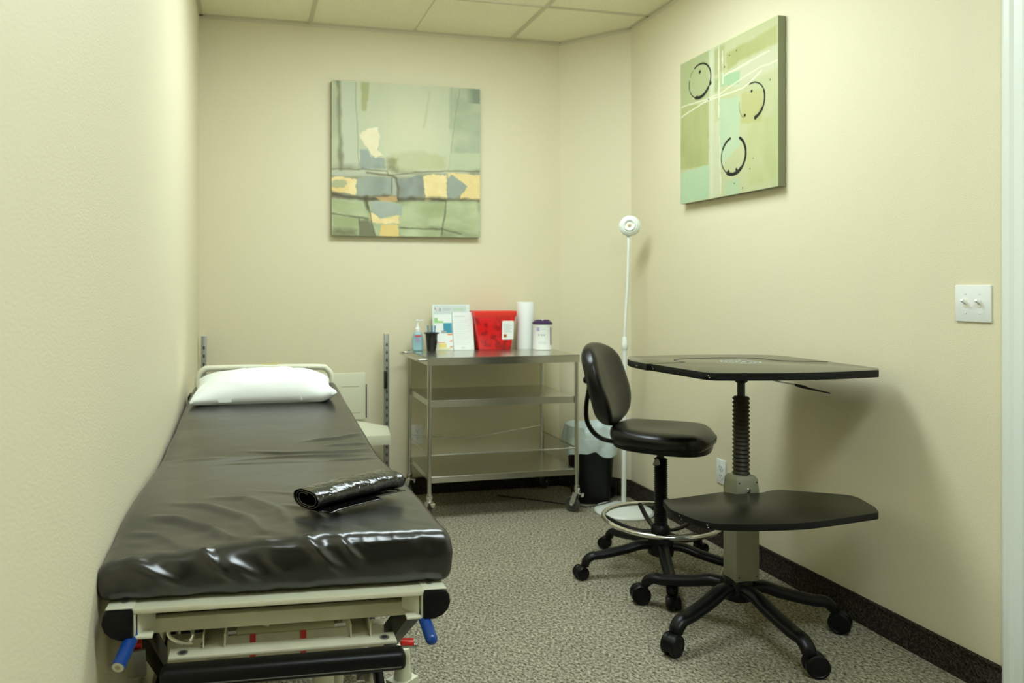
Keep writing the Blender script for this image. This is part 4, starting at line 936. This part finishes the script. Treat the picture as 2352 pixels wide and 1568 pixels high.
# actuator, cross members and added black shade plates under the deck
mb = MB(); mb.box((0, .080, .648), (.46, .012, .042)); bpart('slot_shade_plate', mb, 'black_smooth')  # black plate standing in for the shade inside the slot
mb = MB(); mb.box((0, .37, .50), (.42, .02, .16)); bpart('underbed_shade_plate', mb, 'black_smooth', bevel=.004)  # black sheet added as a shaded background under the bed
mb = MB(); mb.tube([(-.085, .16, .560), (.105, .16, .560)], .011, 16); bpart('torsion_tube', mb, 'olive_tube')
for x in (-.098, .118):
    mb = MB(); mb.tube([(x-.012, .16, .560), (x+.012, .16, .560)], .009, 6); bpart('tube_nut', mb, 'chrome', smooth=20)
mb = MB(); mb.box((0, .30, .465), (.46, .03, .05)); bpart('cross_member', mb, 'cream_dirty', bevel=.003)
for x in (-.055, .052):
    mb = MB(); mb.box((x, .283, .468), (.012, .004, .056)); bpart('red_strap', mb, 'red')
mb = MB()
for x in (-.16, .18): mb.box((x, .10, .656), (.07, .06, .012)); mb.box((x+.01, .09, .648), (.012, .01, .006)); mb.box((x-.02, .09, .648), (.010, .01, .006))
for x in (-.04, .02, .08): mb.box((x, .20, .650), (.022, .02, .022))
bpart('deck_hinge', mb, 'cream_dirty', bevel=.001)
mb = MB(); mb.tube(spline([(-.205, .06, .622), (-.20, .055, .602), (-.180, .05, .592), (-.16, .05, .588)], 6), .004, 10); mb.tube(spline([(-.20, .09, .62), (-.17, .07, .615), (-.160, .055, .603), (-.165, .05, .594)], 6), .0035, 10); bpart('bent_rod', mb, 'chrome')
mb = MB(); mb.tube(spline([(-.145, .045, .587), (-.13, .06, .604), (-.10, .09, .614), (-.07, .12, .606), (-.02, .13, .592), (.0, .135, .600), (.04, .14, .606)], 6), .0018, 8); bpart('control_cable', mb, 'grey_cable')
mb = MB(); mb.box((-.03, .115, .588), (.014, .006, .010), Matrix.Rotation(.3, 3, 'Y')); bpart('cable_tag', mb, 'paper')
# scissor legs, base frame
for sg in (-1, 1):
    x = sg*.262
    for a_, b_ in (((.12, .600), (.88, .075)), ((1.10, .56), (.40, .13))):
        mb = MB(); mb.bar((x, a_[0], a_[1]), (x, b_[0], b_[1]), .022 if a_[0] > .5 else .030, .045); bpart('scissor_leg', mb, 'black_smooth', bevel=.003)
    mb = MB(); mb.bar((sg*.275, .30, .135), (sg*.275, 1.75, .135), .04, .05); bpart('base_rail', mb, 'cream_dirty', bevel=.005)
for y in (.62, 1.70):
    mb = MB(); mb.bar((-.30, y, .15), (.30, y, .15), .05, .05, (0, 0, 1)); bpart('base_crossbar', mb, 'cream_dirty', bevel=.006)
for x in (.095, -.14):
    mb = MB(); mb.tube(spline([(x, .36, .10), (x, .33, .25), (x+.002, .30, .36), (x+.002, .30, .43)], 6), .024, 18); ly = bpart('lift_column', mb, 'cream')
mb = MB(); mb.tube(spline([(.14, .40, .12), (.135, .38, .30), (.145, .36, .40), (.18, .34, .43)], 6), .014, 14); bpart('hose', mb, 'cream')
mb = MB(); mb.bar((-.13, .25, .47), (-.02, .40, .26), .012, .012); bpart('linkage_bar', mb, 'chrome')
mb = MB(); mb.lathe([(.006, 0), (.016, 0), (.016, .006), (.006, .006)], (-.16, .18, .50), 20, (.1, -1, .5)); bpart('pulley', mb, 'cream')
# brake pedals
def pedal(p, rz, ry=0):
    R3 = Matrix.Rotation(rz, 3, 'Z') @ Matrix.Rotation(ry, 3, 'X'); mb = MB(); mb.box(p, (.034, .075, .012), R3)
    q = bpart('brake_pedal', mb, 'red', bevel=.003); q['label'] = 'red brake pedal'
    mb = MB(); mb.box(Vector(p)+R3 @ Vector((.006, .02, -.008)), (.036, .10, .006), R3); mesh_obj('pedal_arm', mb, 'post_grey', q, bevel=.002)
    mb = MB()
    for k in range(5): mb.box(Vector(p)+R3 @ Vector((0, -.02+.011*k, .0065)), (.032, .003, .002), R3)
    mesh_obj('pedal_tread', mb, 'red', q)
pedal((.318, .46, .355), -.2, -.5); pedal((-.275, .13, .545), .1, -.9)
# big casters
def big_caster(x, y, rz):
    mb = MB()
    for sx in (-.024, .024): mb.prism([(-.03, .218), (.035, .218), (.045, .17), (.02, .085), (-.012, .085), (-.035, .17)], sx-.002, sx+.002, lambda yy, z, xx: (xx, yy, z))
    mb.box((0, .003, .218), (.052, .07, .006)); mb.lathe([(.022, .218), (.024, .225), (.020, .245), (.018, .30)], (0, 0, 0), 22)
    for q in (-.012, .012): mb.lathe([(.005, .222), (.005, .224)], (.018, q-.02, 0), 10)
    f_ = mesh_obj('caster_fork', mb, 'grey_metal' if False else 'cream', bed, (x, y, 0), (0, 0, rz), bevel=.001, seg=1)
    w_ = MB(); w_.lathe([(.02, -.012), (.075, -.012), (.080, -.015), (.094, -.013), (.100, -.007), (.100, .007), (.094, .013), (.080, .015), (.075, .012), (.02, .012)], (0, .01, .100), 44, (1, 0, 0)); mesh_obj('wheel', w_, 'wheel_brown', f_)
big_caster(.325, .55, 2.2); big_caster(-.215, .62, .3); big_caster(.275, 1.66, .2); big_caster(-.215, 1.66, -.1)
# head rail
mb = MB(); hy = 2.085
mb.tube(spline([(-.298, hy, .70), (-.298, hy, .80), (-.292, hy, .838), (-.270, hy, .862), (-.235, hy, .868), (0, hy, .868), (.235, hy, .864), (.272, hy, .854), (.292, hy, .828), (.296, hy, .78), (.296, hy, .70)], 6), .0135, 16); bpart('head_rail', mb, 'cream')
mb = MB(); mb.box((-.315, 1.95, .745), (.02, .10, .06)); bpart('head_bumper', mb, 'black_rubber', bevel=.006)
for x in (-.298, .296):
    mb = MB(); mb.bar((x, 1.98, .69), (x, 2.10, .69), .03, .03); bpart('rail_bracket', mb, 'cream_dirty', bevel=.003)
mb = MB(); mb.box((.02, hy, .883), (.07, .012, .003)); yl = bpart('yellow_sticker', mb, 'yellow_ink')

# ------------------------------------------------------------ pillow
def pil_warp(P, N):
    x, y, z = P[:, 0].copy(), P[:, 1].copy(), P[:, 2].copy()
    u, v = np.clip(x/.285, -1, 1), np.clip(y/.17, -1, 1)
    th = (1-np.abs(u)**3.2)**.55*(1-np.abs(v)**3.0)**.55
    pin = 1-.10*(1-np.abs(u)**2)*np.abs(v)**3-.0*u
    pin2 = 1-.05*(1-np.abs(v)**2)*np.abs(u)**3
    X = x*pin2; Y = y*pin; Zt = np.where(z > 0, .086*th+.006, -.024*th-.003)
    Z = Zt*np.clip(np.abs(z)/.02, 0, 1)
    Q = np.stack([X, Y, Z], 1); top = (z > 0)
    Q[:, 2] += top*(vnoise(Q*np.array([1, 1, 0]), 7, 2)*.016+vnoise(Q*np.array([1.2, .5, 0]), 20, 4)*.005)*th
    for cx, cy, dx, dy in ((.29, -.165, -.09, .06), (-.29, -.165, .09, .05), (.29, .165, -.08, -.05), (-.29, .165, .08, -.05)):
        for k in (-.6, 0, .6):
            ex, ey = dx+k*dy, dy-k*dx
            Q[:, 2] += top*ridge(np.stack([X, Y, 0*X], 1), [(cx, cy, 0), (cx+ex, cy+ey, 0)], .010, .005)
    for cx in (-.075, .115): Q[:, 2] -= top*ridge(np.stack([X, Y, 0*X], 1), [(cx, -.16, 0), (cx+.008, 0, 0), (cx, .15, 0)], .006, .0035)
    for pts, am in (([(-.2, -.10, 0), (-.05, -.13, 0), (.1, -.12, 0), (.24, -.13, 0)], .006), ([(-.22, .02, 0), (-.12, -.03, 0), (.0, -.02, 0)], .005), ([(.02, .06, 0), (.14, .02, 0), (.24, .05, 0)], .005)):
        Q[:, 2] += top*ridge(np.stack([X, Y, 0*X], 1), pts, .014, am)
    Q[:, 1] -= .012*np.clip((-Y-.12)/.05, 0, 1)*(z > 0)
    Q[:, 2] += .016*np.clip((X-.22)/.06, 0, 1)*np.clip((-Y-.10)/.06, 0, 1)
    Q[:, 2] += .010*np.clip((X-.24)/.05, 0, 1)*np.clip((-Y-.10)/.06, 0, 1)
    return Q
mb = grid_box((.57, .34, .04), (.01, .01, .01), (90, 60, 4), pil_warp)
pl = thing('pillow', 'white pillow in a plain cotton case at the head of the bed', 'pillow', (.078, 3.135, .797))
pl.rotation_euler = (.10, 0, -.02)
pc = mesh_obj('pillow_case', mb, 'white_cloth', pl, smooth=80)
# ------------------------------------------------------------ folded black film packet
t = thing('folded_plastic_sheet', 'rolled shiny black plastic sheet lying on the bed mattress', 'plastic sheet', (.222, 1.575, .7820), math.radians(31))
def spiral():
    out = []; N_ = 96; turns = 2.6
    for i in range(N_+1):
        q = 2*PI*turns*i/N_+PI*1.35; s_ = 1-.20*turns*i/N_*.9
        w_, h_ = .047*s_, .0200*s_
        c, s = math.cos(q), math.sin(q); f_ = (abs(c)**2.6+abs(s)**2.6)**(-1/2.6); out.append((w_*f_*c, h_*f_*s))
    return out
sp = [(-.066, -.0165), (-.056, -.019)]+spiral()
mb = MB(); NL = 90; vs = []; m_ = len(sp); rs = np.random.RandomState(4)
arr = np.array([(( i/NL-.5)*.235, y, z) for i in range(NL+1) for (y, z) in sp])
nn = vnoise(arr*np.array([1, 2, 2]), 40, 1)*.0022+vnoise(arr*np.array([1.5, 1, 1]), 95, 2)*.0010
arr2 = arr.copy(); sc = 1+nn/.02; arr2[:, 1] *= sc; arr2[:, 2] *= sc
arr2[:, 2] += .003*np.cos(arr[:, 0]/.13*PI/2)+.006*(arr[:, 0]/.13)*0
# flap only on the near-left part
idx = np.arange(len(arr)) % m_; fl = idx < 2
arr2[fl, 1] = np.where((arr[fl, 0] < .03) & (arr[fl, 0] > -.105), arr2[fl, 1], -.042)
arr2[:, 0] += np.where(np.abs(arr[:, 0]) > .12, vnoise(arr*np.array([0, 1, 1]), 90, 6)*.010, 0)
mb.v = [tuple(v) for v in arr2]
mb.f = [(i*m_+k, i*m_+k+1, (i+1)*m_+k+1, (i+1)*m_+k) for i in range(NL) for k in range(m_-1)]
sh = mesh_obj('rolled_film', mb, 'bag', t, (0, 0, .0215), smooth=80)
md = sh.modifiers.new('thick', 'SOLIDIFY'); md.thickness = .0016; md.offset = 0
